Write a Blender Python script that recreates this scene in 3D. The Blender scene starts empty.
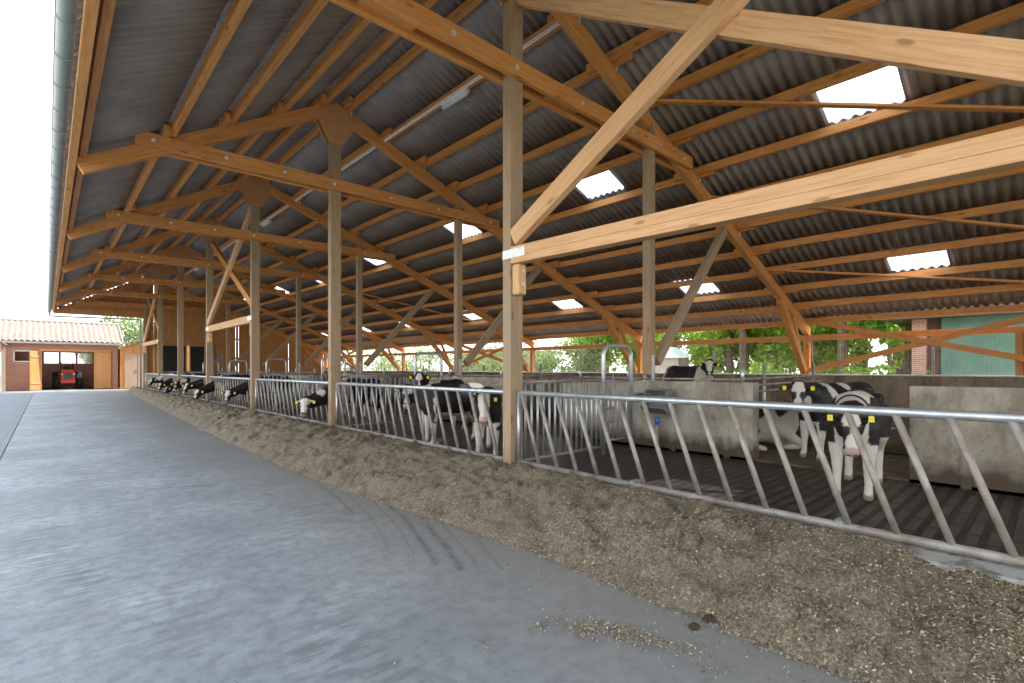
import bpy, math, random
import numpy as np
from mathutils import Vector, Matrix, noise

random.seed(7)
rng = np.random.default_rng(7)
SC = bpy.context.scene
COL = SC.collection
PI = math.pi

# ---------------------------------------------------------------- camera, world, sun, exposure
cam_d = bpy.data.cameras.new('camera')
cam = bpy.data.objects.new('camera', cam_d); COL.objects.link(cam)
cam.location = (0, 0, 1.5)
cam.rotation_euler = (PI / 2, 0, -0.747)
cam_d.sensor_width = 36
cam_d.lens = 503 / 1024 * 36
cam_d.shift_y = 26.9 / 1024
cam_d.clip_start = 0.05
cam_d.clip_end = 400
SC.camera = cam

W = bpy.data.worlds.new('sky'); SC.world = W; W.use_nodes = True
wn, wl = W.node_tree.nodes, W.node_tree.links
wn.clear()
out = wn.new('ShaderNodeOutputWorld'); bg = wn.new('ShaderNodeBackground')
tc = wn.new('ShaderNodeTexCoord'); sep = wn.new('ShaderNodeSeparateXYZ'); rp = wn.new('ShaderNodeValToRGB')
wl.new(tc.outputs['Generated'], sep.inputs[0]); wl.new(sep.outputs['Z'], rp.inputs[0])
rp.color_ramp.elements[0].position = 0.0; rp.color_ramp.elements[0].color = (1.0, 0.99, 0.97, 1)
rp.color_ramp.elements[1].position = 0.75; rp.color_ramp.elements[1].color = (0.66, 0.83, 1.0, 1)
wl.new(rp.outputs[0], bg.inputs[0]); bg.inputs[1].default_value = 1.55
wl.new(bg.outputs[0], out.inputs[0])

sd = bpy.data.lights.new('sun', 'SUN'); sd.energy = 4.5; sd.angle = math.radians(0.6); sd.color = (1.0, 0.93, 0.82)
sun = bpy.data.objects.new('sun', sd); COL.objects.link(sun)
TOSUN = Vector((0.62, -0.14, 0.92)).normalized()
sun.rotation_euler = TOSUN.to_track_quat('Z', 'Y').to_euler()

SC.view_settings.view_transform = 'Standard'
SC.view_settings.look = 'None'
SC.view_settings.gamma = 1.0
SC.view_settings.use_curve_mapping = False
SC.view_settings.exposure = 1.0

# ---------------------------------------------------------------- materials
MATS = {}
def nodes_of(name):
    m = bpy.data.materials.new(name); m.use_nodes = True
    nt = m.node_tree; b = nt.nodes['Principled BSDF']
    MATS[name] = m
    return m, nt, b
def mapping(nt, coord, scale):
    t = nt.nodes.new('ShaderNodeTexCoord'); mp = nt.nodes.new('ShaderNodeMapping')
    nt.links.new(t.outputs[coord], mp.inputs[0]); mp.inputs['Scale'].default_value = scale
    return mp.outputs[0]
def ramp(nt, src, stops):
    r = nt.nodes.new('ShaderNodeValToRGB'); e = r.color_ramp.elements
    while len(e) < len(stops): e.new(0.5)
    for k, (p, c) in enumerate(stops):
        e[k].position = p; e[k].color = (*c, 1) if len(c) == 3 else c
    nt.links.new(src, r.inputs[0]); return r.outputs[0]
def tnoise(nt, vec, scale, detail=4, rough=0.55, dist=0):
    n = nt.nodes.new('ShaderNodeTexNoise'); n.inputs['Scale'].default_value = scale
    n.inputs['Detail'].default_value = detail; n.inputs['Roughness'].default_value = rough
    n.inputs['Distortion'].default_value = dist
    if vec is not None: nt.links.new(vec, n.inputs['Vector'])
    return n.outputs['Fac']
def mixc(nt, fac, a, b, mode='MIX'):
    m = nt.nodes.new('ShaderNodeMix'); m.data_type = 'RGBA'; m.blend_type = mode
    for sock, v in ((m.inputs[0], fac), (m.inputs[6], a), (m.inputs[7], b)):
        if hasattr(v, 'links'): nt.links.new(v, sock)
        elif isinstance(v, (int, float)): sock.default_value = v
        else: sock.default_value = (*v, 1)
    return m.outputs[2]
def bump(nt, b, h, strength=0.3, dist=0.01):
    n = nt.nodes.new('ShaderNodeBump'); n.inputs['Strength'].default_value = strength
    n.inputs['Distance'].default_value = dist
    nt.links.new(h, n.inputs['Height']); nt.links.new(n.outputs[0], b.inputs['Normal'])
def mth(nt, op, a, b=None, c=None):
    n = nt.nodes.new('ShaderNodeMath'); n.operation = op
    for i, v in enumerate((a, b, c)):
        if v is None: continue
        if hasattr(v, 'links'): nt.links.new(v, n.inputs[i])
        else: n.inputs[i].default_value = v
    return n.outputs[0]

def wood(name, light, dark, knot=True, rough=0.65, gray=None):
    """grain runs along UV u (metres)"""
    m, nt, b = nodes_of(name)
    v = mapping(nt, 'UV', (1.2, 22, 1))
    n1 = tnoise(nt, v, 1.6, 5, 0.6, 0.6)
    col = ramp(nt, n1, [(0.3, dark), (0.52, light), (0.75, tuple(min(1, x * 1.12) for x in light))])
    v2 = mapping(nt, 'UV', (0.5, 1.5, 1))
    n2 = tnoise(nt, v2, 1.1, 3)
    col = mixc(nt, ramp(nt, n2, [(0.35, (0, 0, 0)), (0.7, (0.45,) * 3)]), col, dark)
    if gray is not None:
        n4 = tnoise(nt, mapping(nt, 'UV', (0.5, 5, 1)), 1.3, 4, 0.6)
        col = mixc(nt, ramp(nt, n4, [(0.38, (0, 0, 0)), (0.62, (0.8,) * 3)]), col, gray)
    if knot:
        vo = nt.nodes.new('ShaderNodeTexVoronoi'); vo.inputs['Scale'].default_value = 1.0
        nt.links.new(mapping(nt, 'UV', (1.7, 5.5, 1)), vo.inputs['Vector'])
        k = ramp(nt, vo.outputs['Distance'], [(0.0, (0.85,) * 3), (0.10, (0.6,) * 3), (0.15, (0, 0, 0))])
        col = mixc(nt, k, col, tuple(x * 0.45 for x in dark))
    nt.links.new(col, b.inputs['Base Color']); b.inputs['Roughness'].default_value = rough
    bump(nt, b, n1, 0.25, 0.004)
    return m
wood('pine_roof', (0.74, 0.335, 0.10), (0.50, 0.185, 0.045))
wood('pine_girt_lit', (0.82, 0.49, 0.26), (0.64, 0.33, 0.14))  # paler copy of the pine; outside light is put into its colour
wood('pine_post', (0.50, 0.33, 0.18), (0.28, 0.17, 0.09), gray=(0.345, 0.27, 0.19))
wood('plywood', (0.60, 0.31, 0.14), (0.46, 0.21, 0.08), knot=False)
wood('pine_boards', (0.62, 0.29, 0.09), (0.38, 0.16, 0.045))
wood('pine_door', (0.62, 0.30, 0.11), (0.50, 0.22, 0.07))
wood('pale_boards', (0.48, 0.34, 0.26), (0.38, 0.26, 0.19), knot=False)
wood('dark_timber', (0.16, 0.10, 0.07), (0.08, 0.05, 0.03), knot=False)

def mottled(name, a, bcol, scale=3, rough=0.8, metal=0.0, coord='Object', lo=0.35, hi=0.65, bstr=0.2, bdist=0.01, detail=6, extra=None, spec=None):
    m, nt, b = nodes_of(name)
    v = mapping(nt, coord, (1, 1, 1))
    n = tnoise(nt, v, scale, detail, 0.6)
    col = ramp(nt, n, [(lo, a), (hi, bcol)])
    if extra: col = extra(nt, v, col)
    nt.links.new(col, b.inputs['Base Color'])
    b.inputs['Roughness'].default_value = rough; b.inputs['Metallic'].default_value = metal
    if spec is not None: b.inputs['Specular IOR Level'].default_value = spec
    if bstr: bump(nt, b, tnoise(nt, v, scale * 6, 4), bstr, bdist)
    return m
mottled('galvanised', (0.50, 0.53, 0.55), (0.68, 0.71, 0.73), 9, 0.42, 0.75, bstr=0.05)
mottled('galvanised_worn', (0.27, 0.21, 0.165), (0.44, 0.41, 0.37), 5, 0.55, 0.3, bstr=0.08)
mottled('galvanised_dark', (0.22, 0.24, 0.26), (0.36, 0.38, 0.40), 9, 0.45, 0.5, bstr=0.05)
mottled('zinc_gutter', (0.26, 0.29, 0.29), (0.34, 0.37, 0.37), 3, 0.5, 0.1, bstr=0.03)
mottled('steel_plate', (0.72, 0.74, 0.75), (0.85, 0.87, 0.88), 14, 0.4, 0.4, bstr=0.05)
mottled('black_plastic', (0.02, 0.02, 0.02), (0.04, 0.04, 0.04), 9, 0.6, bstr=0)
mottled('white_plastic', (0.80, 0.80, 0.80), (0.86, 0.86, 0.86), 9, 0.4, bstr=0)
mottled('yellow_tag', (0.80, 0.66, 0.02), (0.90, 0.78, 0.04), 9, 0.45, bstr=0)
mottled('eye_black', (0.01, 0.008, 0.006), (0.02, 0.015, 0.01), 9, 0.12, bstr=0)
mottled('blue_plastic', (0.04, 0.16, 0.55), (0.06, 0.2, 0.6), 9, 0.4, bstr=0)
mottled('fibre_cement', (0.26, 0.22, 0.205), (0.37, 0.325, 0.30), 1.3, 0.75, bstr=0.25, bdist=0.003,
        extra=lambda nt, v, c: mixc(nt, ramp(nt, tnoise(nt, mapping(nt, 'Object', (0.7, 26, 0.7)), 1.0, 4), [(0.5, (0, 0, 0)), (0.62, (0.5,) * 3)]), c, (0.40, 0.33, 0.29)))
def dirty_concrete(name, a, bcol, stain, amount=0.55):
    def ex(nt, v, c):
        s1 = ramp(nt, tnoise(nt, mapping(nt, 'Object', (1, 1, 0.35)), 2.2, 6, 0.7), [(0.44, (0, 0, 0)), (0.62, (amount,) * 3)])
        c = mixc(nt, s1, c, stain)
        s2 = ramp(nt, tnoise(nt, v, 16, 4, 0.7), [(0.60, (0, 0, 0)), (0.68, (amount,) * 3)])
        c = mixc(nt, s2, c, tuple(x * 0.5 for x in stain))
        # muck splashed on the foot of the wall
        sp = nt.nodes.new('ShaderNodeSeparateXYZ'); nt.links.new(v, sp.inputs[0])
        z = mth(nt, 'ADD', sp.outputs['Z'], mth(nt, 'MULTIPLY', tnoise(nt, v, 5, 5), -0.35))
        return mixc(nt, ramp(nt, z, [(0.0, (0.9,) * 3), (0.22, (0, 0, 0))]), c, tuple(x * 0.55 for x in stain))
    mottled(name, a, bcol, 1.7, 0.85, bstr=0.4, bdist=0.006, extra=ex)
dirty_concrete('wall_concrete', (0.33, 0.285, 0.22), (0.54, 0.49, 0.40), (0.13, 0.085, 0.05))
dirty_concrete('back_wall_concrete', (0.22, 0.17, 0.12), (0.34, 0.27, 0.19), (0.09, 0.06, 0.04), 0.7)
mottled('sill_concrete', (0.6, 0.57, 0.52), (0.72, 0.69, 0.63), 4, 0.8)
mottled('kerb_concrete', (0.36, 0.35, 0.33), (0.56, 0.55, 0.52), 2.5, 0.8, extra=lambda nt, v, c: mixc(nt, ramp(nt, tnoise(nt, v, 5, 6, 0.7), [(0.48, (0, 0, 0)), (0.6, (0.8,) * 3)]), c, (0.13, 0.10, 0.07)))
mottled('earth', (0.40, 0.36, 0.29), (0.55, 0.51, 0.42), 0.8, 0.95)
mottled('grass', (0.16, 0.18, 0.08), (0.30, 0.28, 0.16), 0.5, 0.95)
mottled('straw_bedding', (0.07, 0.05, 0.03), (0.16, 0.115, 0.065), 4, 0.95, bstr=0.8, bdist=0.03)
mottled('dung', (0.03, 0.02, 0.012), (0.09, 0.06, 0.035), 20, 0.8, bstr=0.8, bdist=0.01)
mottled('tractor_red', (0.62, 0.05, 0.03), (0.72, 0.08, 0.05), 5, 0.35, bstr=0)
mottled('tyre_rubber', (0.02, 0.02, 0.02), (0.045, 0.04, 0.035), 8, 0.85, bstr=0.2)
mottled('render_green', (0.08, 0.165, 0.115), (0.11, 0.205, 0.15), 2, 0.7, bstr=0.05)
mottled('render_pale', (0.45, 0.42, 0.38), (0.55, 0.52, 0.47), 2, 0.8, bstr=0.05)
mottled('render_pink', (0.36, 0.29, 0.25), (0.46, 0.38, 0.34), 2, 0.8, bstr=0.05)
mottled('bark', (0.10, 0.065, 0.045), (0.22, 0.15, 0.11), 7, 0.95, bstr=0.8, bdist=0.03)
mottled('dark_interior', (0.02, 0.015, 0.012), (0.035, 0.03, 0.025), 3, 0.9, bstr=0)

# alley slab: pale power-floated concrete, brushed tyre scuffs and stains
def alley():
    m, nt, b = nodes_of('alley_concrete')
    v = mapping(nt, 'Object', (1, 1, 1))
    base = ramp(nt, tnoise(nt, v, 0.7, 6, 0.65), [(0.3, (0.20, 0.212, 0.225)), (0.5, (0.29, 0.302, 0.315)), (0.68, (0.42, 0.43, 0.435))])
    # streaks running across the slab
    mp = nt.nodes.new('ShaderNodeMapping'); nt.links.new(v, mp.inputs[0])
    mp.inputs['Rotation'].default_value = (0, 0, math.radians(-38)); mp.inputs['Scale'].default_value = (1.5, 11, 1)
    st = ramp(nt, tnoise(nt, mp.outputs[0], 1.6, 5, 0.65, 0.4), [(0.42, (0, 0, 0)), (0.70, (0.5,) * 3)])
    msk = ramp(nt, tnoise(nt, v, 0.35, 3), [(0.40, (0.25,) * 3), (0.62, (1, 1, 1))])
    c = mixc(nt, mth(nt, 'MULTIPLY', st, msk), base, (0.16, 0.162, 0.165))
    c = mixc(nt, ramp(nt, tnoise(nt, v, 9, 8, 0.75), [(0.40, (0.6,) * 3), (0.55, (0, 0, 0))]), c, (0.15, 0.152, 0.155))
    # lug prints
    mp2 = nt.nodes.new('ShaderNodeMapping'); nt.links.new(v, mp2.inputs[0])
    mp2.inputs['Rotation'].default_value = (0, 0, math.radians(22)); mp2.inputs['Scale'].default_value = (2.6, 15, 1)
    lg = ramp(nt, tnoise(nt, mp2.outputs[0], 1.1, 3, 0.5), [(0.47, (0, 0, 0)), (0.56, (0.65,) * 3)])
    msk2 = ramp(nt, tnoise(nt, mapping(nt, 'Object', (0.9, 0.3, 1)), 1.0, 3), [(0.50, (0, 0, 0)), (0.6, (1, 1, 1))])
    c = mixc(nt, mth(nt, 'MULTIPLY', lg, msk2), c, (0.135, 0.135, 0.14))
    # tyre arcs by the feed: rings about a centre
    sp = nt.nodes.new('ShaderNodeSeparateXYZ'); nt.links.new(v, sp.inputs[0])
    def arc(cx, cy, r, w, ymin, ymax, amt):
        dx = mth(nt, 'SUBTRACT', sp.outputs['X'], cx); dy = mth(nt, 'SUBTRACT', sp.outputs['Y'], cy)
        d = mth(nt, 'SQRT', mth(nt, 'ADD', mth(nt, 'MULTIPLY', dx, dx), mth(nt, 'MULTIPLY', dy, dy)))
        dd = mth(nt, 'ABSOLUTE', mth(nt, 'SUBTRACT', mth(nt, 'ADD', d, mth(nt, 'MULTIPLY', tnoise(nt, v, 2.5, 2), 0.06)), r + 0.03))
        k = mth(nt, 'SUBTRACT', 1.0, mth(nt, 'DIVIDE', dd, w)); k = mth(nt, 'MAXIMUM', k, 0)
        a = mth(nt, 'MULTIPLY', mth(nt, 'GREATER_THAN', sp.outputs['Y'], ymin), mth(nt, 'LESS_THAN', sp.outputs['Y'], ymax))
        br = ramp(nt, tnoise(nt, v, 9, 4, 0.7), [(0.35, (0.1,) * 3), (0.6, (1, 1, 1))])
        return mth(nt, 'MULTIPLY', mth(nt, 'MULTIPLY', mth(nt, 'MULTIPLY', k, a), br), amt)
    film = mth(nt, 'MULTIPLY', ramp(nt, mth(nt, 'ADD', mth(nt, 'MULTIPLY', sp.outputs['X'], 0.30), mth(nt, 'MULTIPLY', tnoise(nt, v, 0.9, 6, 0.7), 0.45)), [(0.62, (0, 0, 0)), (1.0, (0.75,) * 3)]), 1.0)
    c = mixc(nt, film, c, (0.22, 0.20, 0.175))
    for args in ARCS:
        c = mixc(nt, arc(*args), c, (0.075, 0.07, 0.065))
    # brown stains and dried patches
    s2 = ramp(nt, tnoise(nt, mapping(nt, 'Object', (1, 0.45, 1)), 0.8, 4, 0.6), [(0.58, (0, 0, 0)), (0.74, (0.55,) * 3)])
    c = mixc(nt, s2, c, (0.215, 0.185, 0.15))
    s3 = ramp(nt, tnoise(nt, v, 28, 3, 0.6), [(0.70, (0, 0, 0)), (0.74, (0.5,) * 3)])
    c = mixc(nt, s3, c, (0.42, 0.41, 0.39))
    nt.links.new(c, b.inputs['Base Color']); b.inputs['Roughness'].default_value = 0.62
    bump(nt, b, tnoise(nt, v, 30, 5), 0.12, 0.004)
ARCS = [(-7.33, 7.34, 10.37, 0.045, 3.2, 5.8, 0.85), (-7.33, 7.34, 10.25, 0.02, 3.5, 5.6, 0.5), (-7.33, 7.34, 10.53, 0.05, 3.0, 5.2, 0.85), (-7.33, 7.34, 10.66, 0.025, 3.0, 4.6, 0.5),
        (-7.33, 7.34, 9.95, 0.035, 4.9, 6.4, 0.6), (-7.33, 7.34, 10.08, 0.03, 3.8, 6.2, 0.45), (-7.33, 7.34, 10.82, 0.03, 2.8, 4.2, 0.4)]
alley()

def slats():
    m, nt, b = nodes_of('slatted_floor')
    v = mapping(nt, 'Object', (1, 1, 1))
    br = nt.nodes.new('ShaderNodeTexBrick'); nt.links.new(v, br.inputs['Vector'])
    br.inputs['Color1'].default_value = (0.07, 0.05, 0.04, 1); br.inputs['Color2'].default_value = (0.105, 0.078, 0.06, 1)
    br.inputs['Mortar'].default_value = (0.012, 0.009, 0.007, 1)
    br.inputs['Scale'].default_value = 1.0; br.inputs['Mortar Size'].default_value = 0.030
    br.inputs['Brick Width'].default_value = 0.55; br.inputs['Row Height'].default_value = 0.14
    n = tnoise(nt, v, 3.5, 6, 0.7)
    c = mixc(nt, ramp(nt, n, [(0.4, (0, 0, 0)), (0.7, (0.8,) * 3)]), br.outputs['Color'], (0.05, 0.036, 0.026))
    nt.links.new(c, b.inputs['Base Color']); b.inputs['Roughness'].default_value = 0.5
    h = mth(nt, 'ADD', br.outputs['Fac'], mth(nt, 'MULTIPLY', n, -0.4))
    nn = nt.nodes.new('ShaderNodeBump'); nn.invert = True; nn.inputs['Strength'].default_value = 0.6; nn.inputs['Distance'].default_value = 0.02
    nt.links.new(h, nn.inputs['Height']); nt.links.new(nn.outputs[0], b.inputs['Normal'])
slats()

def brickmat(name, c1, c2, mort, bw, rh, ms, coord='Object', rot=None, rough=0.85):
    m, nt, b = nodes_of(name)
    t = nt.nodes.new('ShaderNodeTexCoord'); mp = nt.nodes.new('ShaderNodeMapping')
    nt.links.new(t.outputs[coord], mp.inputs[0])
    br = nt.nodes.new('ShaderNodeTexBrick')
    if rot:
        sp = nt.nodes.new('ShaderNodeSeparateXYZ'); cb = nt.nodes.new('ShaderNodeCombineXYZ'); nt.links.new(mp.outputs[0], sp.inputs[0])
        nt.links.new(sp.outputs[rot], cb.inputs['X']); nt.links.new(sp.outputs['Z'], cb.inputs['Y']); nt.links.new(cb.outputs[0], br.inputs['Vector'])
    else: nt.links.new(mp.outputs[0], br.inputs['Vector'])
    for k, c in (('Color1', c1), ('Color2', c2), ('Mortar', mort)): br.inputs[k].default_value = (*c, 1)
    br.inputs['Scale'].default_value = 1; br.inputs['Brick Width'].default_value = bw
    br.inputs['Row Height'].default_value = rh; br.inputs['Mortar Size'].default_value = ms
    nt.links.new(br.outputs['Color'], b.inputs['Base Color']); b.inputs['Roughness'].default_value = rough
brickmat('red_brick', (0.42, 0.13, 0.07), (0.52, 0.20, 0.11), (0.45, 0.40, 0.35), 0.24, 0.075, 0.010, rot='X')
brickmat('red_brick_side', (0.42, 0.13, 0.07), (0.52, 0.20, 0.11), (0.45, 0.40, 0.35), 0.24, 0.075, 0.010, rot='Y')
brickmat('block_paving', (0.22, 0.23, 0.24), (0.27, 0.28, 0.285), (0.1, 0.1, 0.1), 0.22, 0.11, 0.006)

mottled('roof_tile', (0.27, 0.19, 0.155), (0.40, 0.31, 0.265), 4, 0.7, bstr=0.1)
mottled('roof_verge', (0.30, 0.25, 0.22), (0.38, 0.33, 0.29), 4, 0.7, bstr=0.1)

def silage(name, vals):
    m, nt, b = nodes_of(name)
    v = mapping(nt, 'Object', (1, 1, 1))
    n = tnoise(nt, v, 45, 6, 0.75)
    c = ramp(nt, n, [(0.32, vals[0]), (0.5, vals[1]), (0.62, vals[2]), (0.74, vals[3])])
    n2 = tnoise(nt, v, 1.6, 5, 0.65)
    c = mixc(nt, ramp(nt, n2, [(0.42, (0, 0, 0)), (0.68, (0.6,) * 3)]), c, vals[1])
    nt.links.new(c, b.inputs['Base Color']); b.inputs['Roughness'].default_value = 0.9
    bump(nt, b, n, 0.9, 0.025)
silage('silage', [(0.075, 0.054, 0.034), (0.205, 0.16, 0.105), (0.36, 0.295, 0.205), (0.60, 0.52, 0.39)])
def flakes():
    m, nt, b = nodes_of('silage_flakes')
    g = nt.nodes.new('ShaderNodeNewGeometry')
    c = ramp(nt, g.outputs['Random Per Island'], [(0.0, (0.07, 0.045, 0.025)), (0.4, (0.20, 0.145, 0.085)), (0.75, (0.38, 0.30, 0.19)), (1.0, (0.72, 0.62, 0.44))])
    nt.links.new(c, b.inputs['Base Color']); b.inputs['Roughness'].default_value = 0.85
flakes()

def coat():
    m, nt, b = nodes_of('cow_coat')
    a = nt.nodes.new('ShaderNodeVertexColor'); a.layer_name = 'coat'
    v = mapping(nt, 'Object', (1, 1, 1)); n = tnoise(nt, v, 60, 3)
    c = mixc(nt, ramp(nt, n, [(0.3, (0.0,) * 3), (0.8, (0.10,) * 3)]), a.outputs['Color'], (0.06, 0.045, 0.03))
    nt.links.new(c, b.inputs['Base Color']); b.inputs['Roughness'].default_value = 0.6
    bump(nt, b, n, 0.3, 0.004)
coat()

def skylight():
    m, nt, b = nodes_of('translucent_sheet')
    nt.nodes.remove(b); o = nt.nodes['Material Output']
    tl = nt.nodes.new('ShaderNodeBsdfTranslucent'); tr = nt.nodes.new('ShaderNodeBsdfTransparent'); mx = nt.nodes.new('ShaderNodeMixShader')
    n = tnoise(nt, mapping(nt, 'Object', (1, 1, 1)), 1.5, 3)
    c = ramp(nt, n, [(0.3, (0.80, 0.86, 0.95)), (0.7, (0.93, 0.95, 1.0))])
    nt.links.new(c, tl.inputs[0]); nt.links.new(c, tr.inputs[0])
    mx.inputs[0].default_value = 0.6
    nt.links.new(tl.outputs[0], mx.inputs[1]); nt.links.new(tr.outputs[0], mx.inputs[2]); nt.links.new(mx.outputs[0], o.inputs[0])
skylight()
def glass(name, col, r):
    m, nt, b = nodes_of(name)
    n = tnoise(nt, mapping(nt, 'Object', (1, 1, 1)), 3, 2)
    nt.links.new(ramp(nt, n, [(0.3, col), (0.7, tuple(min(1, x * 1.1) for x in col))]), b.inputs['Base Color'])
    b.inputs['Transmission Weight'].default_value = 0.9; b.inputs['Roughness'].default_value = r
glass('window_glass', (0.9, 0.92, 0.9), 0.15)
def leafmat(name, a, c2):
    m, nt, b = nodes_of(name)
    nt.nodes.remove(b); o = nt.nodes['Material Output']
    g = nt.nodes.new('ShaderNodeNewGeometry')
    c = ramp(nt, g.outputs['Random Per Island'], [(0, a), (1, c2)])
    df = nt.nodes.new('ShaderNodeBsdfDiffuse'); tl = nt.nodes.new('ShaderNodeBsdfTranslucent'); mx = nt.nodes.new('ShaderNodeMixShader')
    nt.links.new(c, df.inputs[0]); nt.links.new(c, tl.inputs[0]); mx.inputs[0].default_value = 0.45
    nt.links.new(df.outputs[0], mx.inputs[1]); nt.links.new(tl.outputs[0], mx.inputs[2]); nt.links.new(mx.outputs[0], o.inputs[0])
leafmat('leaf_fresh', (0.16, 0.30, 0.03), (0.52, 0.64, 0.14))
leafmat('leaf_dark', (0.08, 0.16, 0.03), (0.34, 0.46, 0.11))
leafmat('leaf_pale', (0.20, 0.28, 0.10), (0.42, 0.48, 0.24))

# ---------------------------------------------------------------- mesh helpers
class MB:
    def __init__(s): s.v = []; s.f = []; s.uv = []; s.off = random.uniform(0, 50)
    def quadbox(s, P, w_uv=None):
        """P: 8 points, 0-3 start section, 4-7 end section (same order)"""
        b = len(s.v); s.v += [tuple(p) for p in P]
        P = [Vector(p) for p in P]
        L = (P[4] - P[0]).length
        o = s.off + len(s.v) * 0.137
        s.f.append((b + 3, b + 2, b + 1, b)); s.uv += [(o, o), (o, o + .1), (o + .1, o + .1), (o + .1, o)]
        s.f.append((b + 4, b + 5, b + 6, b + 7)); s.uv += [(o, o), (o, o + .1), (o + .1, o + .1), (o + .1, o)]
        a = 0
        for i in range(4):
            j = (i + 1) % 4
            w = (P[j] - P[i]).length
            s.f.append((b + i, b + j, b + 4 + j, b + 4 + i))
            s.uv += [(o, o + a), (o, o + a + w), (o + L, o + a + w), (o + L, o + a)]
            a += w
    def beam(s, p0, p1, w, h, up=(0, 0, 1), ch=0.0):
        """box from p0 to p1; w sideways, h along up"""
        p0, p1 = Vector(p0), Vector(p1); d = (p1 - p0).normalized(); up = Vector(up)
        side = d.cross(up)
        if side.length < 1e-4: side = d.cross(Vector((1, 0, 0)))
        side.normalize(); u = side.cross(d).normalized()
        sec = [(-w / 2, -h / 2), (w / 2, -h / 2), (w / 2, h / 2), (-w / 2, h / 2)]
        s.quadbox([p + side * a + u * c for p in (p0, p1) for a, c in sec])
        return s
    def box(s, lo, hi):
        x0, y0, z0 = lo; x1, y1, z1 = hi
        # run grain along the longest side
        d = [x1 - x0, y1 - y0, z1 - z0]; k = d.index(max(d)); c = [(x0 + x1) / 2, (y0 + y1) / 2, (z0 + z1) / 2]
        a = list(c); b = list(c); a[k] = lo[k]; b[k] = hi[k]
        if k == 2: s.beam(a, b, d[0], d[1], (0, 1, 0))
        elif k == 0: s.beam(a, b, d[1], d[2])
        else: s.beam(a, b, d[0], d[2])
        return s
    def tube(s, pts, r, n=10, cap=True):
        pts = [Vector(p) for p in pts]; b0 = len(s.v)
        rs = r if isinstance(r, (list, tuple)) else [r] * len(pts)
        prev = None; t = 0
        for i, p in enumerate(pts):
            d = (pts[min(i + 1, len(pts) - 1)] - pts[max(i - 1, 0)]).normalized()
            if prev is None:
                x = d.cross(Vector((0, 0, 1)));
                if x.length < 1e-3: x = d.cross(Vector((1, 0, 0)))
            else: x = prev - d * prev.dot(d)
            x.normalize(); prev = x; y = d.cross(x)
            for k in range(n):
                a = 2 * PI * k / n
                s.v.append(tuple(p + (x * math.cos(a) + y * math.sin(a)) * rs[i]))
        for i in range(len(pts) - 1):
            for k in range(n):
                j = (k + 1) % n
                s.f.append((b0 + i * n + k, b0 + i * n + j, b0 + (i + 1) * n + j, b0 + (i + 1) * n + k))
                s.uv += [(0, 0), (0, .1), (.1, .1), (.1, 0)]
        if cap:
            s.f.append(tuple(b0 + k for k in reversed(range(n)))); s.uv += [(0, 0)] * n
            e = b0 + (len(pts) - 1) * n
            s.f.append(tuple(e + k for k in range(n))); s.uv += [(0, 0)] * n
        return s
    def prism(s, poly, y0, y1, axis='Y'):
        """poly in (x,z), extruded along Y (or (y,z) along X)"""
        b = len(s.v); n = len(poly)
        for yy in (y0, y1):
            for a, c in poly: s.v.append((a, yy, c) if axis == 'Y' else (yy, a, c))
        s.f.append(tuple(b + i for i in range(n))); s.uv += [(a, c) for a, c in poly]
        s.f.append(tuple(b + n + i for i in reversed(range(n)))); s.uv += [(a, c) for a, c in reversed(poly)]
        for i in range(n):
            j = (i + 1) % n
            s.f.append((b + i, b + n + i, b + n + j, b + j)); s.uv += [(0, 0), (.1, 0), (.1, .5), (0, .5)]
        return s
    def raw(s, v, f):
        b = len(s.v); s.v += [tuple(p) for p in v]
        for q in f:
            s.f.append(tuple(b + i for i in q)); s.uv += [(0, 0)] * len(q)
        return s
    def build(s, name, mat, parent=None, loc=None, bevel=0.0, smooth=False):
        me = bpy.data.meshes.new(name)
        me.from_pydata([tuple(p) for p in s.v], [], s.f)
        if s.uv:
            uvl = me.uv_layers.new(name='UVMap')
            uvl.data.foreach_set('uv', np.array(s.uv, dtype=np.float32).ravel())
        if smooth: me.shade_smooth()
        import bmesh
        bm = bmesh.new(); bm.from_mesh(me); bmesh.ops.recalc_face_normals(bm, faces=bm.faces); bm.to_mesh(me); bm.free()
        me.materials.append(MATS[mat])
        o = bpy.data.objects.new(name, me); COL.objects.link(o)
        if loc is not None:
            l = Vector(loc); me.transform(Matrix.Translation(-l)); o.location = l
        if parent is not None:
            o.parent = parent
            off = Vector(); q = parent
            while q is not None: off += q.location; q = q.parent
            if loc is None: me.transform(Matrix.Translation(-off))
            else: o.location = Vector(loc) - off
        if bevel:
            md = o.modifiers.new('bevel', 'BEVEL'); md.width = bevel; md.segments = 1; md.limit_method = 'ANGLE'
        return o

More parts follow.
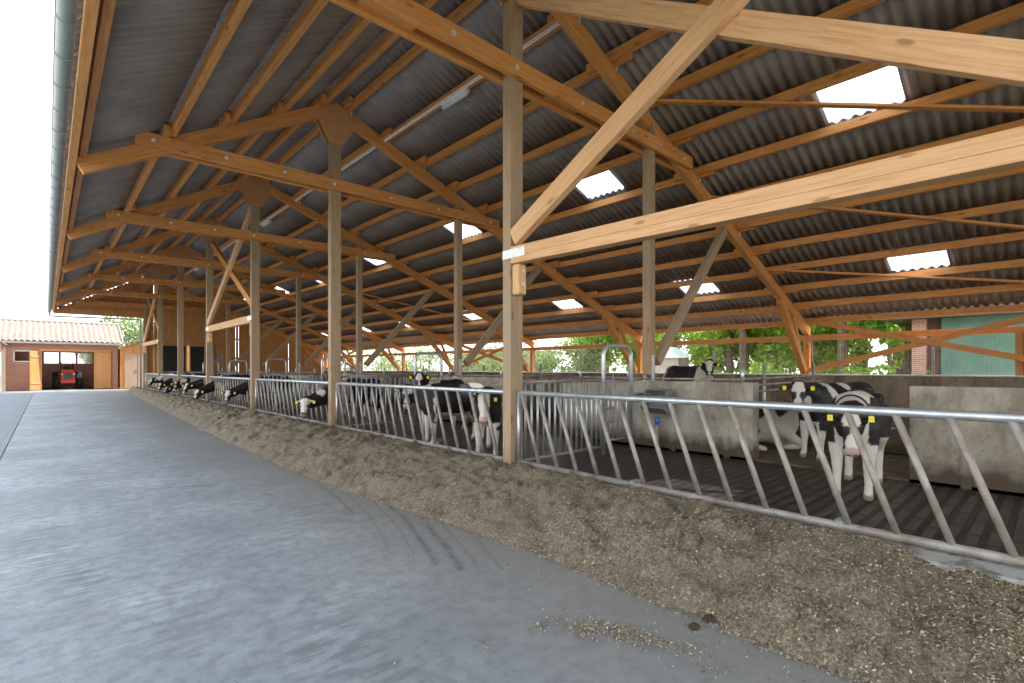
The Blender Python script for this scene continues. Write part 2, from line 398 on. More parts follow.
def empty(name, loc, label=None, cat=None, group=None, rz=0):
    o = bpy.data.objects.new(name, None); COL.objects.link(o); o.location = loc; o.rotation_euler = (0, 0, rz)
    o.empty_display_size = 0.1
    return tag(o, label, cat, group)
def tag(o, label=None, cat=None, group=None, kind=None):
    if label: o['label'] = label
    if cat: o['category'] = cat
    if group: o['group'] = group
    if kind: o['kind'] = kind
    return o
def struct(o, label=None):
    o['kind'] = 'structure'
    if label: o['label'] = label
    return o
def numpy_mesh(name, v, f4, mat, smooth=False):
    me = bpy.data.meshes.new(name)
    v = np.asarray(v, np.float32); f4 = np.asarray(f4, np.int32)
    me.vertices.add(len(v)); me.vertices.foreach_set('co', v.ravel())
    me.loops.add(f4.size); me.loops.foreach_set('vertex_index', f4.ravel())
    me.polygons.add(len(f4)); me.polygons.foreach_set('loop_start', np.arange(0, f4.size, f4.shape[1], dtype=np.int32))
    try: me.polygons.foreach_set('loop_total', np.full(len(f4), f4.shape[1], np.int32))
    except Exception: pass
    me.update(calc_edges=True); me.validate()
    if smooth: me.shade_smooth()
    me.materials.append(MATS[mat])
    o = bpy.data.objects.new(name, me); COL.objects.link(o)
    return o

ORD = ['nearest', 'second', 'third', 'fourth', 'fifth', 'sixth', 'seventh', 'eighth', 'ninth', 'tenth', 'eleventh', 'twelfth', 'thirteenth', 'fourteenth', 'fifteenth']
XA, XB, XW, XE = 4.85, 8.36, 17.3, 0.32
T = lambda i: 5.22 + 6 * (i - 1)
RZR = lambda x: 7.45 - 0.385 * (x - XA)       # rafter centre line, long slope
RZL = lambda x: 7.45 - 0.57 * (XA - x)        # rafter centre line, short slope
Y0R, Y1R = -7.2, 42.1
NT = range(-1, 8)
def bayname(b):
    return {-2: 'behind the camera', -1: 'just behind the camera', 0: 'in the nearest bay'}.get(b, 'in the %s bay' % ORD[b] if b < 7 else 'in the farthest bay')
def trname(i):
    return 'far gable' if i == 7 else {-1: 'truss behind the camera', 0: 'truss right of the frame'}.get(i, 'nearest visible truss' if i == 1 else '%s truss' % ORD[i - 1])

# ---------------------------------------------------------------- ground
g = MB(); g.box((-60, -30, -0.30), (120, 140, -0.06)); struct(g.build('ground', 'grass'))
g = MB(); g.box((-0.55, -9, -0.06), (4.62, 44.6, 0.0)); struct(g.build('floor_alley', 'alley_concrete'))
g = MB(); g.box((-9, -9, -0.06), (-0.57, 44.6, -0.012)); struct(g.build('floor_paving', 'block_paving'))
g = MB(); g.box((-12, 44.6, -0.06), (9, 52, -0.004)); struct(g.build('floor_yard', 'alley_concrete'))
g = MB(); g.box((4.95, -9, -0.06), (8.26, 41.2, 0.02)); struct(g.build('floor_stall', 'slatted_floor'))
g = MB(); g.box((8.26, -9, -0.06), (17.15, 41.2, 0.06)); struct(g.build('floor_bedding', 'straw_bedding'))
g = MB(); g.box((10.4, -9, 0.0), (17.14, 41.2, 0.30)); struct(g.build('floor_deep_bedding', 'straw_bedding', bevel=0.08))
g = MB(); g.box((4.60, -9, -0.05), (4.96, 41.2, 0.13)); struct(g.build('trim_kerb', 'kerb_concrete', bevel=0.02))
g = MB(); g.box((18.3, -9, -0.055), (26, 60, -0.03)); struct(g.build('ground_path', 'earth'))

# walls between stall alley and bedding, gap in each bay
n = 0
for i in range(-1, 8):
    y0 = T(i) - 3.95 + 2.05 if True else 0
    a, b = T(i) - 1.95, T(i) + 2.07
    b = min(b, 41.15)
    g = MB(); g.box((8.26, a, 0), (8.50, b, 1.27))
    for k in (a + 0.42, a + 1.4, b - 0.55):          # shuttering joints
        if k < b: g.box((8.245, k - 0.05, 0.0), (8.262, k + 0.05, 1.27))
    w = g.build('wall_partition', 'wall_concrete'); struct(w)
g = MB(); g.box((17.15, Y0R, -0.05), (17.45, 41.6, 1.29)); struct(g.build('wall_right', 'back_wall_concrete'))
g = MB(); g.box((17.10, Y0R, 1.29), (17.52, 41.6, 1.33)); struct(g.build('trim_sill', 'sill_concrete'))

# ---------------------------------------------------------------- roof sheeting
PER = 0.177
def corrug(name, rows, slope_z, ya, yb, skip=None, mat='fibre_cement', thick=0.007, lift=0.0):
    """rows: list of (x_low_edge, x_high_edge) courses; slope_z(x)->z"""
    V = []; F = []; nb = 0
    for r, (xa, xb) in enumerate(rows):
        spans = [(ya, yb)]
        for (rr, s0, s1) in (skip or []):
            if rr == r:
                ns = []
                for a, b in spans:
                    if a < s0 < b: ns += [(a, s0), (s1, b)]
                    else: ns.append((a, b))
                spans = ns
        for a, b in spans:
            m = max(2, int(round((b - a) / (PER / 8))) + 1)
            y = np.linspace(a, b, m); wv = 0.026 * np.cos(2 * PI * y / PER)
            fr = ((y - ya) / (6 * PER) + (0.5 if r % 2 else 0)) % 1.0; wv = wv + (0.010 * (fr - 0.5) if thick > .005 else 0)
            ed = []
            for (x, zo) in ((xa, 0.0), (xb, 0.012)):
                for t in (0, thick):
                    ed.append(np.stack([np.full(m, x), y, slope_z(x) + zo + lift + wv + t], 1))
            A0, A1, B0, B1 = ed
            V += [A0, A1, B0, B1]
            i = np.arange(m - 1)
            def q(p, s, flip=False):
                aa = nb + p * m + i; bb = nb + s * m + i
                f = np.stack([aa, aa + 1, bb + 1, bb], 1)
                return f[:, ::-1] if flip else f
            F += [q(0, 2, True), q(1, 3), q(0, 1), q(2, 3, True)]
            nb += 4 * m
    return numpy_mesh(name, np.concatenate(V), np.concatenate(F), mat, True)
SHEET = 6 * PER
sk_cells = [0, 5, 10, 15.5, 21, 26, 32]
skys = [(1.62 + round(k * 6) * PER, 1.62 + round(k * 6) * PER + SHEET) for k in sk_cells]
PX = [5.1 + k for k in range(13)]            # purlin lines, long slope
topR = lambda x: RZR(x) + 0.12 + 0.16 + 0.03
topL = lambda x: RZL(x) + 0.12 + 0.16 + 0.03
rowsR = [(4.80, 5.17)] + [(PX[k] - 0.06, PX[k + 1] + 0.10) for k in range(12)] + [(17.04, 17.42)]
rowsR = [(b, a) for a, b in rowsR]          # low edge first
skip = [(5, a, b) for a, b in skys] + [(10, a, b) for a, b in skys]
struct(corrug('ceiling_right', rowsR, topR, Y0R, Y1R, skip))
LX = [1.65, 2.62, 3.6, 4.5]
rowsL = [(0.16, 1.72), (1.60, 2.70), (2.54, 3.68), (3.52, 4.60), (4.42, 4.92)]
struct(corrug('ceiling_left', rowsL, topL, Y0R, Y1R))
g = MB(); g.tube([(4.86, Y0R, topR(4.85) + 0.02), (4.86, Y1R, topR(4.85) + 0.02)], 0.09, 12); struct(g.build('trim_ridge', 'fibre_cement', smooth=True))
for rr, nm in ((5, 'upper'), (10, 'lower')):
    for k, (a, b) in enumerate(skys):
        o = corrug('skylight_sheet', [rowsR[rr]], topR, a - 0.03, b + 0.03, mat='translucent_sheet', thick=0.003, lift=0.010)
        tag(o, 'white translucent corrugated skylight, %s row on the long roof slope, %s from the camera' % (nm, 'nearest' if k == 0 else ORD[k]), 'skylight', '%s row of roof skylights' % nm)

# ---------------------------------------------------------------- purlins
def purlin_row(x, zc, w, h, where, slope, grp):
    for b in range(-2, 7):
        y0 = T(b) if b > -2 else Y0R; y1 = T(b + 1)
        if b == 6: y1 = 42.0
        a = y0 - (0.42 if b > -2 else 0); e = y1 + (0.42 if b < 6 else 0)
        off = (0.5 if b % 2 else -0.5) * (w + 0.004)
        g = MB(); g.beam((x + off, a, zc - 0.0 + slope * off), (x + off, e, zc + slope * off), w, h)
        if b == -2: continue
        o = g.build('roof_purlin', 'pine_roof', bevel=0.004)
        tag(o, 'orange pine purlin, %s, %s' % (where, bayname(b)), 'purlin', grp)
for k, x in enumerate(PX):
    where = 'first below the ridge on the long slope' if k == 0 else ('lowest on the long slope' if k == 12 else '%s below the ridge on the long slope' % ORD[k])
    purlin_row(x, RZR(x) + 0.12 + 0.075, 0.095, 0.16, where, -0.385, 'purlins of the long roof slope')
for k, x in enumerate(LX):
    where = '%s from the gutter on the short slope' % ['first', 'second', 'third', 'topmost'][k]
    purlin_row(x, RZL(x) + 0.12 + 0.075, 0.11, 0.16, where, 0.57, 'purlins of the short roof slope')
# fascia beam at the eave by the gutter
for b in range(-1, 7):
    g = MB(); g.box((0.41, T(b), 5.07), (0.50, T(b + 1) - 0.01 if b < 6 else 42.0, 5.20)); inner = g
    g = MB(); g.box((0.27, T(b), 4.93), (0.37, T(b + 1) - 0.01 if b < 6 else 42.0, 5.13))
    tag(g.build('eave_beam', 'pine_roof', bevel=0.004), 'long pine eave beam beside the gutter, %s' % bayname(b), 'beam', 'eave beams beside the gutter')
    tag(inner.build('eave_purlin', 'pine_roof', bevel=0.004), 'narrow purlin just inside the gutter beam, %s' % bayname(b), 'purlin', 'eave purlins inside the gutter beam')
# eave plate on the far side
for b in range(-1, 7):
    g = MB(); g.box((17.22, T(b), 2.36), (17.38, T(b + 1) - 0.01, 2.52))
    tag(g.build('wall_plate', 'pine_roof', bevel=0.004), 'horizontal pine plate under the eave above the wire mesh, %s' % bayname(b), 'beam', 'plates over the mesh side')

# gutter and its pipe
gt = empty('rain_gutter', (0.145, 17, 4.9), 'long grey zinc half-round gutter along the roof edge', 'gutter')
V = []; F = []
m = 13
ys = [Y0R, Y1R + 0.1]
for r in (0.078, 0.074):
    for y in ys:
        for k in range(m):
            a = PI + PI * k / (m - 1)
            V.append((0.145 + r * math.cos(a), y, 4.98 + r * math.sin(a) * 1.0))
for s_, fl in ((0, False), (2 * m, True)):
    for k in range(m - 1):
        q = (s_ + k, s_ + k + 1, s_ + m + k + 1, s_ + m + k); F.append(q[::-1] if fl else q)
g = MB(); g.raw(V, F); g.tube([(0.067, ys[0], 4.985), (0.067, ys[1], 4.985)], 0.010, 8)
g.build('trough', 'zinc_gutter', gt, smooth=True)
for k in range(62):
    y = -6.8 + k * 0.79
    g = MB(); g.tube([(0.145 + 0.083 * math.cos(a), y, 4.98 + 0.083 * math.sin(a)) for a in [PI + PI * q / 10 for q in range(11)]] + [(0.27, y, 5.04)], 0.006, 6)
    g.build('gutter_bracket', 'zinc_gutter', gt)
dp = MB(); dp.tube([(0.145, 42.0, 4.93), (0.145, 42.0, 4.80), (0.22, 41.9, 4.72), (0.6, 41.75, 4.70), (4.55, 41.70, 4.78), (4.66, 41.70, 4.70), (4.66, 41.70, 0.2)], 0.05, 12)
tag(dp.build('downpipe', 'zinc_gutter', smooth=True), 'thin grey drainpipe running from the gutter end across to the barn corner', 'pipe')

# ---------------------------------------------------------------- trusses
def disc(g, x, y, z, r, d=-1, t=0.018):
    g.tube([(x, y, z), (x, y + d * t, z)], r, 10)
def rafter_poly(g, pts, y0, y1):
    g.prism(pts, y0, y1)
def truss(i):
    Y = T(i)
    t = empty('roof_truss', (XA, Y, 5.74), 'orange pine roof truss with double tie beam, %s' % (trname(i) if i != 7 else 'last, against the far gable'), 'roof truss', 'roof trusses of the barn')
    hw = 0.065
    g = MB(); g.beam((0.40, Y, RZL(0.40)), (XA - 0.02, Y, RZL(XA - 0.02)), 0.14, 0.26); g.build('rafter', 'pine_roof', t, bevel=0.005)
    g = MB(); g.beam((XA + 0.0, Y, RZR(XA)), (17.38, Y, RZR(17.38)), 0.14, 0.26); g.build('rafter', 'pine_roof', t, bevel=0.005)
    for s in (-1, 1):
        yy = Y + s * 0.125
        g = MB(); g.beam((1.15, yy, 5.62), (9.75, yy, 5.72), 0.08, 0.25)
        tb = g.build('tie_beam', 'pine_roof', t, bevel=0.005)
        if s < 0:
            for x in (1.42, 2.6, 3.7, 4.78, 6.2, 7.6, 8.5, 9.4):
                z = 5.62 + (x - 1.15) * 0.0116
                g = MB(); disc(g, x, yy - 0.04, z, 0.035, -1, 0.008); disc(g, x, yy - 0.046, z, 0.016, -1, 0.02)
                g.build('bolt', 'steel_plate', tb)
    for x in (2.9, 5.9, 7.3):
        z = 5.60 + (x - 1.15) * 0.0116
        g = MB(); g.beam((x - 0.35, Y, z), (x + 0.35, Y, z + 0.008), 0.165, 0.12); g.build('spacer_block', 'pine_roof', t, bevel=0.004)
    for s in (-1, 1):
        poly = [(-0.15, 6.62), (0.15, 6.62), (0.50, 7.16), (0.04, 7.56), (-0.50, 7.24)]
        y = Y + s * 0.082
        g = MB(); g.prism([(XA + a, z) for a, z in poly], y - 0.014, y + 0.014); g.build('gusset_plate', 'plywood', t)
    # brace from the inner post foot up to the long rafter
    if i < 7:
        g = MB(); g.beam((8.62, Y, 1.62), (11.55, Y, RZR(11.55) - 0.16), 0.12, 0.19); g.build('strut', 'pine_post' , t, bevel=0.005)
    g = MB(); g.beam((15.0, Y, RZR(15.0) - 0.10), (17.0, Y, 1.40), 0.16, 0.20); g.build('strut', 'pine_roof', t, bevel=0.005)
    g = MB(); g.beam((16.05, Y, RZR(16.05) - 0.12), (16.6, Y, 2.0), 0.09, 0.12); g.build('knee_brace', 'pine_roof', t, bevel=0.005)
    # steel angles holding the purlins
    for x in LX:
        g = MB(); g.box((x - 0.12, Y - 0.10, RZL(x) + 0.10), (x - 0.10, Y - 0.06, RZL(x) + 0.24)); g.build('purlin_bracket', 'steel_plate', t)
    for x in PX[:8]:
        g = MB(); g.box((x + 0.10, Y - 0.10, RZR(x) + 0.02), (x + 0.12, Y - 0.06, RZR(x) + 0.20)); g.build('purlin_bracket', 'steel_plate', t)
for i in NT: truss(i)

# ---------------------------------------------------------------- posts
for i in NT:
    Y = T(i); w = 0.24
    t = empty('timber_post', (XA, Y, 0.13), 'square weathered pine post in the feed fence line, carrying the %s' % (trname(i)), 'post', 'posts in the feed fence line')
    g = MB(); g.box((XA - w / 2, Y - 0.082, 0.13), (XA + w / 2, Y + 0.082, 6.64 if i > -5 else 0)); g.build('shaft', 'pine_post', t, bevel=0.006)
    g = MB()
    for s in (-1, 1): g.box((XA - 0.05, Y + s * 0.0835 - 0.003, 0.13), (XA + 0.05, Y + s * 0.0835 + 0.003, 0.42))
    g.build('post_shoe', 'galvanised_worn', t)
    t = empty('timber_post', (XB, Y, 1.27), 'slimmer pine post on the inner concrete wall, %s' % trname(i), 'post', 'posts on the inner concrete walls')
    g = MB(); g.box((XB - 0.09, Y - 0.082, 1.38), (XB + 0.09, Y + 0.082, RZR(XB) - 0.12)); g.build('shaft', 'pine_post', t, bevel=0.005)
    g = MB()
    for s in (-1, 1): g.box((XB - 0.05, Y + s * 0.087 - 0.004, 1.27), (XB + 0.05, Y + s * 0.087 + 0.004, 1.75))
    g.box((XB - 0.08, Y - 0.09, 1.27), (XB + 0.08, Y + 0.09, 1.285))
    sh = g.build('post_shoe', 'galvanised', t)
    g = MB(); disc(g, XB, Y - 0.091, 1.62, 0.03); g.build('bolt', 'steel_plate', sh)
    g = MB()
    for s in (-1, 1): g.box((XB - 0.045, Y + s * 0.087 - 0.004, RZR(XB) - 0.45), (XB + 0.045, Y + s * 0.087 + 0.004, RZR(XB) - 0.02))
    st = g.build('steel_strap', 'galvanised_worn', t)
    t = empty('timber_post', (17.3, Y, 1.33), 'short pine post on the outer wall sill at the %s' % trname(i), 'post', 'short posts on the outer wall')
    g = MB(); g.box((17.22, Y - 0.08, 1.33), (17.38, Y + 0.08, 2.36)); g.build('shaft', 'pine_roof', t, bevel=0.005)

# cross-braced bays along the feed fence
for b, nm in ((0, 'in the nearest bay'), (3, 'in the fourth bay'), (6, 'in the farthest bay')):
    ya, yb = T(b) + 0.083, T(b + 1) - 0.083
    t = empty('cross_brace_frame', (XA, ya, 3.1), 'pine girt coloured as if lit with two crossed diagonals between fence posts, %s' % nm, 'wall bracing', 'crossed bracings above the feed fence')
    mt = 'pine_girt_lit'
    dz = 0.10 if b == 0 else 0.0
    g = MB(); g.beam((XA - 0.04, ya, 3.125 - dz), (XA - 0.04, yb, 3.125), 0.16, 0.125); g.beam((XA - 0.04, ya, 3.008 - dz), (XA - 0.04, yb, 3.008), 0.16, 0.105); g.build('girt', mt, t, bevel=0.004)
    g = MB(); g.beam((XA - 0.062, yb - 0.02, 3.31), (XA - 0.062, ya + 0.02, 6.55), 0.11, 0.24); g.build('diagonal', mt, t, bevel=0.005)
    g = MB(); g.beam((XA + 0.052, ya + 0.02, 3.42 - dz * 3.6), (XA + 0.052, yb - 0.02, 6.74 if b == 0 else 6.55), 0.11, 0.24); g.build('diagonal', 'pine_girt_lit' if b == 0 else 'pine_roof', t, bevel=0.005)
    for yy, s in ((yb, -1), (ya, 1)):
        g = MB(); g.box((XA - 0.127, min(yy - s * 0.16, yy + s * 0.28), 3.03), (XA - 0.122, max(yy - s * 0.16, yy + s * 0.28), 3.15)); g.build('nail_plate', 'steel_plate', t)
        g = MB(); g.box((XA - 0.10, min(yy, yy + s * 0.14), 2.52), (XA + 0.06, max(yy, yy + s * 0.14), 2.945)); sb = g.build('support_block', 'pine_girt_lit', t, bevel=0.02)
        for z in (2.66, 2.84):
            g = MB(); yb2 = yy + s * 0.14; g.tube([(XA - .02, yb2, z), (XA - .02, yb2 + s * 0.02, z)], 0.026, 10); g.build('bolt', 'steel_plate', sb)
# crossed braces in the mesh side
for b, nm in ((0, 'in the nearest bay'), (3, 'in the fourth bay'), (6, 'in the farthest bay')):
    ya, yb = T(b) + 0.1, T(b + 1) - 0.1
    t = empty('cross_brace_frame', (17.0, ya, 1.4), 'brown crossed timbers in front of the wire mesh, %s' % nm, 'wall bracing', 'crossed bracings before the wire mesh')
    g = MB(); g.beam((17.06, yb, 1.43), (17.06, ya, 3.0), 0.06, 0.15); g.build('diagonal', 'pine_roof', t, bevel=0.004)
    g = MB(); g.beam((16.98, yb, 2.95), (16.98, ya, 1.42), 0.06, 0.15); g.build('diagonal', 'pine_roof', t, bevel=0.004)
# wind braces under the purlins
for k, (p, q, nm) in enumerate((((7.87, 5.2), (11.2, -0.78), 'highest of three in the nearest bay'), ((10.7, 5.2), (14.3, -0.78), 'middle of three in the nearest bay'), ((13.8, 5.2), (16.1, -0.78), 'lowest of three in the nearest bay'),
                                ((10.8, 23.1), (15.9, 17.3), 'sloping to the mesh side, fourth bay'))):
    g = MB(); g.beam((p[0], p[1], RZR(p[0]) + 0.085), (q[0], q[1], RZR(q[0]) + 0.085), 0.11, 0.045)
    tag(g.build('wind_brace', 'pine_roof', bevel=0.003), 'thin diagonal pine lath under the purlins, %s' % nm, 'brace', 'diagonal laths under the roof')

# far gable: vertical boards
PITCH = 0.20
gb = MB(); rr = random.Random(3)
x = 0.35
while x < 17.2:
    gap = 0.0
    xe = min(x + PITCH - 0.002, 17.25)
    if x > 4.9 and rr.random() < 0.06: xe -= 0.03
    ztop = min((RZL(x) if x < XA else RZR(x)) + 0.27, (RZL(xe) if xe < XA else RZR(xe)) + 0.27)
    z0 = 4.86 if x < 4.72 else (3.12 if 5.5 < x < 8.85 else 1.0)
    gb.box((x, 41.40 + (0.012 if rr.random() < 0.5 else 0), z0), (xe, 41.43, ztop))
    x += PITCH
for z, xa, xb in ((3.6, 5, 17), (5.2, 0.6, 11), (2.2, 9.1, 17.2)):
    gb.box((xa, 41.33, z), (xb, 41.40, z + 0.12))
struct(gb.build('wall_gable', 'pine_boards'))
g = MB(); g.box((4.95, 41.35, -0.05), (17.15, 41.6, 1.0)); struct(g.build('wall_gable_base', 'wall_concrete'))
for k, (xa, xb) in enumerate(((5.62, 7.24), (7.40, 9.0))):
    d = empty('opening_shutter', ((xa + xb) / 2, 41.45, 1.0), 'black mesh-covered opening in the far gable, %s of the pair' % ('left' if k == 0 else 'right'), 'shutter', 'dark openings in the far gable')
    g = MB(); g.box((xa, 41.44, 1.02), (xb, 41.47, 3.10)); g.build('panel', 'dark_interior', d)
    g = MB(); g.box((xa, 41.36, 1.0), (xa + 0.07, 41.44, 3.12)); g.box((xb - 0.07, 41.36, 1.0), (xb, 41.44, 3.12)); g.box((xa, 41.36, 3.05), (xb, 41.44, 3.12)); g.build('frame', 'pine_post', d)
g = MB(); g.box((9.05, 41.28, 2.0), (9.5, 41.36, 2.6)); tag(g.build('fuse_box', 'galvanised_worn', bevel=0.01), 'small grey box on the far gable beside the dark openings', 'box')

# ---------------------------------------------------------------- feed fence
for b in range(-1, 7):
    ya, yb = T(b) + 0.10, T(b + 1) - 0.10
    t = empty('feed_fence', (XA, ya, 0.13), 'galvanised slanted-bar feed fence panel between timber posts, %s' % bayname(b), 'fence', 'slanted-bar feed fence panels')
    g = MB(); g.tube([(XA, ya, 1.16), (XA, yb, 1.16)], 0.036, 12); g.build('top_rail', 'galvanised', t, smooth=True)
    g = MB(); g.tube([(XA, ya, 0.19), (XA, yb, 0.19)], 0.036, 12); g.build('bottom_rail', 'galvanised_worn', t, smooth=True)
    for y in (ya + 0.02, yb - 0.02):
        g = MB(); g.tube([(XA, y, 0.13), (XA, y, 1.16)], 0.028, 10); g.build('end_bar', 'galvanised', t, smooth=True)
    for k in range(1, 18):
        yt = ya + 0.24 + k * 0.322
        g = MB(); g.tube([(XA, yt - 0.34, 0.20), (XA, yt, 1.15)], 0.026, 8); g.build('slanted_bar', 'galvanised_worn', t, smooth=True)
    for y in (ya + 1.9, ya + 3.9):
        g = MB(); g.box((XA - 0.03, y - 0.03, 0.12), (XA + 0.09, y + 0.03, 0.24)); g.build('foot_bracket', 'galvanised', t)

# partitions across the stall with hoop gates
def partition(i):
    Y = T(i) + 0.05
    where = trname(i)
    t = empty('pen_gate', (5.1, Y, 0.02), 'galvanised barred pen divider crossing the stall beneath the %s' % where, 'gate', 'barred pen dividers')
    xa, xb = 5.02, 6.95
    for z, r in ((1.30, 0.028), (0.16, 0.025)):
        g = MB(); g.tube([(xa, Y, z), (xb, Y, z)], r, 10); g.build('rail', 'galvanised_worn', t, smooth=True)
    nb = 15
    for k in range(nb + 1):
        x = xa + k * (xb - xa) / nb
        g = MB(); g.tube([(x, Y, 0.16), (x, Y, 1.30)], 0.019, 7); g.build('bar', 'galvanised', t, smooth=True)
    h = empty('hoop_passage', (7.4, Y, 0.02), 'tall inverted-U galvanised hoop over the pen passage beneath the %s' % where, 'hoop', 'inverted-U hoops over the pen passages')
    xl, xr = 7.02, 7.84
    pts = [(xl, Y, 0.02), (xl, Y, 1.72)] + [(xl + 0.18 - 0.18 * math.cos(a), Y, 1.72 + 0.18 * math.sin(a)) for a in [PI / 2 * q / 6 for q in range(1, 7)]] \
        + [(xr - 0.18 + 0.18 * math.sin(a), Y, 1.72 + 0.18 * math.cos(a)) for a in [PI / 2 * q / 6 for q in range(7)]] + [(xr, Y, 0.02)]
    g = MB(); g.tube(pts, 0.036, 12); g.build('hoop_tube', 'galvanised', h, smooth=True)
    g = MB(); g.tube([(xl + .04, Y, 1.28), (xr - .04, Y, 1.28)], 0.02, 8); g.build('rail', 'galvanised_worn', h, smooth=True)
    g = MB(); g.tube([(xl + .04, Y, 0.25), (xr - .04, Y, 0.25)], 0.02, 8); g.build('rail', 'galvanised_worn', h, smooth=True)
    for k in range(1, 6):
        x = xl + k * (xr - xl) / 6
        g = MB(); g.tube([(x, Y, 0.25), (x, Y, 1.28 if k != 2 else 1.42)], 0.013, 7); g.build('bar', 'galvanised', h, smooth=True)
    g = MB(); g.tube([(xl - 0.06, Y - 0.05, 0.80), (xl + 0.2, Y - 0.05, 0.82)], 0.03, 8); g.tube([(xl - 0.06, Y - 0.05, 0.58), (xl + 0.22, Y - 0.05, 0.60)], 0.03, 8); g.build('latch', 'galvanised_worn', h)
    for z in (1.30, 1.02):
        g = MB(); g.tube([(xr + 0.03, Y, z), (8.24, Y, z)], 0.022, 8); g.build('wall_rail', 'galvanised_worn', h, smooth=True)
for i in range(1, 7): partition(i)
# a long horizontal rail on top of the inner walls, with steel stubs
for i in range(1, 8):
    a, b = T(i) - 1.9, min(T(i) + 2.0, 41.1)
    t = empty('wall_top_rail', (8.42, a, 1.27), 'short steel stubs with a pipe on the inner wall, %s' % trname(i), 'rail', 'stub rails on the inner walls')
    g = MB(); g.tube([(8.46, a + 0.2, 1.31), (8.46, b - 0.1, 1.31)], 0.02, 8); g.build('pipe', 'galvanised_worn', t, smooth=True)
    for k in range(3):
        y = a + 0.18 + k * (b - a - 0.4) / 2 * 0.98
        if abs(y - T(i)) < 0.3: y += 0.5
        g = MB(); g.tube([(8.42, y, 1.27), (8.42, y, 1.52)], 0.03, 10); g.build('stub_post', 'galvanised', t, smooth=True)
# bedding dividers behind the gap
for i in range(1, 6):
    Y = T(i) - 1.35
    t = empty('bedding_divider', (8.7, Y, 0.06), 'low dark pipe divider behind the inner wall, %s' % bayname(i - 1), 'rail', 'pipe dividers in the bedding area')
    for z in (1.30, 1.18, 1.06):
        g = MB(); g.tube([(8.6, Y, z), (13.2, Y - 0.2, z + 0.04)], 0.022, 8); g.build('pipe', 'galvanised_worn', t, smooth=True)
    for x in (10.2, 13.1):
        g = MB(); g.tube([(x, Y - 0.04, 0.06), (x, Y - 0.04, 1.62)], 0.03, 8); g.build('upright', 'galvanised', t, smooth=True)

# ---------------------------------------------------------------- water trough by the nearest inner post
t = empty('drinking_trough', (8.0, 4.85, 0.6), 'tilted stainless steel tip-up drinking trough on the inner wall', 'drinking trough')
g = MB()
def hollow(g, o, ux, uy, uz, sx, sy, sz, th=0.02):
    """open-topped tray in a tilted frame"""
    def P(a, b, c): return o + ux * a + uy * b + uz * c
    B = lambda a0, a1, b0, b1, c0, c1: g.quadbox([P(a0, b0, c0), P(a1, b0, c0), P(a1, b0, c1), P(a0, b0, c1), P(a0, b1, c0), P(a1, b1, c0), P(a1, b1, c1), P(a0, b1, c1)])
    B(-sx, sx, -sy, sy, 0, th)
    B(-sx, -sx + th, -sy, sy, th, sz); B(sx - th, sx, -sy, sy, th, sz)
    B(-sx + th, sx - th, -sy, -sy + th, th, sz); B(-sx + th, sx - th, sy - th, sy, th, sz)
o_ = Vector((8.08, 4.82, 0.86)); uy = Vector((0, 1, 0)); ux = Vector((0.45, 0, 0.89)).normalized(); uz = Vector((-0.89, 0, 0.45)).normalized()
hollow(g, o_, ux, uy, uz, 0.18, 0.22, 0.24)
g.build('tray', 'galvanised_dark', t)
g = MB(); g.box((8.02, 4.62, 1.06), (8.24, 5.04, 1.13)); g.build('float_cover', 'galvanised_worn', t, bevel=0.01)
g = MB(); g.tube([(8.05, 4.86, 0.02), (8.05, 4.86, 0.62)], 0.035, 10); g.build('supply_pipe', 'galvanised_worn', t, smooth=True)
g = MB(); g.tube([(8.05, 4.86, 0.50), (8.05, 4.86, 0.62)], 0.045, 10); g.build('valve', 'blue_plastic', t, smooth=True)

# ---------------------------------------------------------------- mesh side of the barn
for b in range(-1, 7):
    for hfi in range(2):
        y0 = T(b) + 0.1 + hfi * 2.9; y1 = y0 + 2.88
        t = empty('wire_mesh_panel', (17.33, y0, 1.33), 'fine wire mesh panel on the outer wall, %s half, %s' % ('near' if hfi == 0 else 'far', bayname(b)), 'mesh panel', 'wire mesh panels on the outer wall')
        g = MB()
        for y in (y0 + 0.01, y1 - 0.01): g.box((17.32, y - 0.014, 1.33), (17.35, y + 0.014, 2.36))
        g.build('frame', 'galvanised_worn', t)
        g = MB()
        top = 2.34
        nv = int((y1 - y0) / 0.075)
        for k in range(1, nv):
            y = y0 + k * (y1 - y0) / nv; g.beam((17.36, y, 1.33), (17.36, y, top), 0.004, 0.004)
        for k in range(1, 9): g.beam((17.36, y0, 1.33 + k * 0.07), (17.36, y1, 1.33 + k * 0.07), 0.0045, 0.0045, (1, 0, 0))
        for k in range(1, 5): g.beam((17.36, y0, 1.94 + k * 0.09), (17.36, y1, 1.94 + k * 0.09), 0.0025, 0.0025, (1, 0, 0))
        o = g.build('netting', 'galvanised_worn', t); o['kind'] = 'stuff'
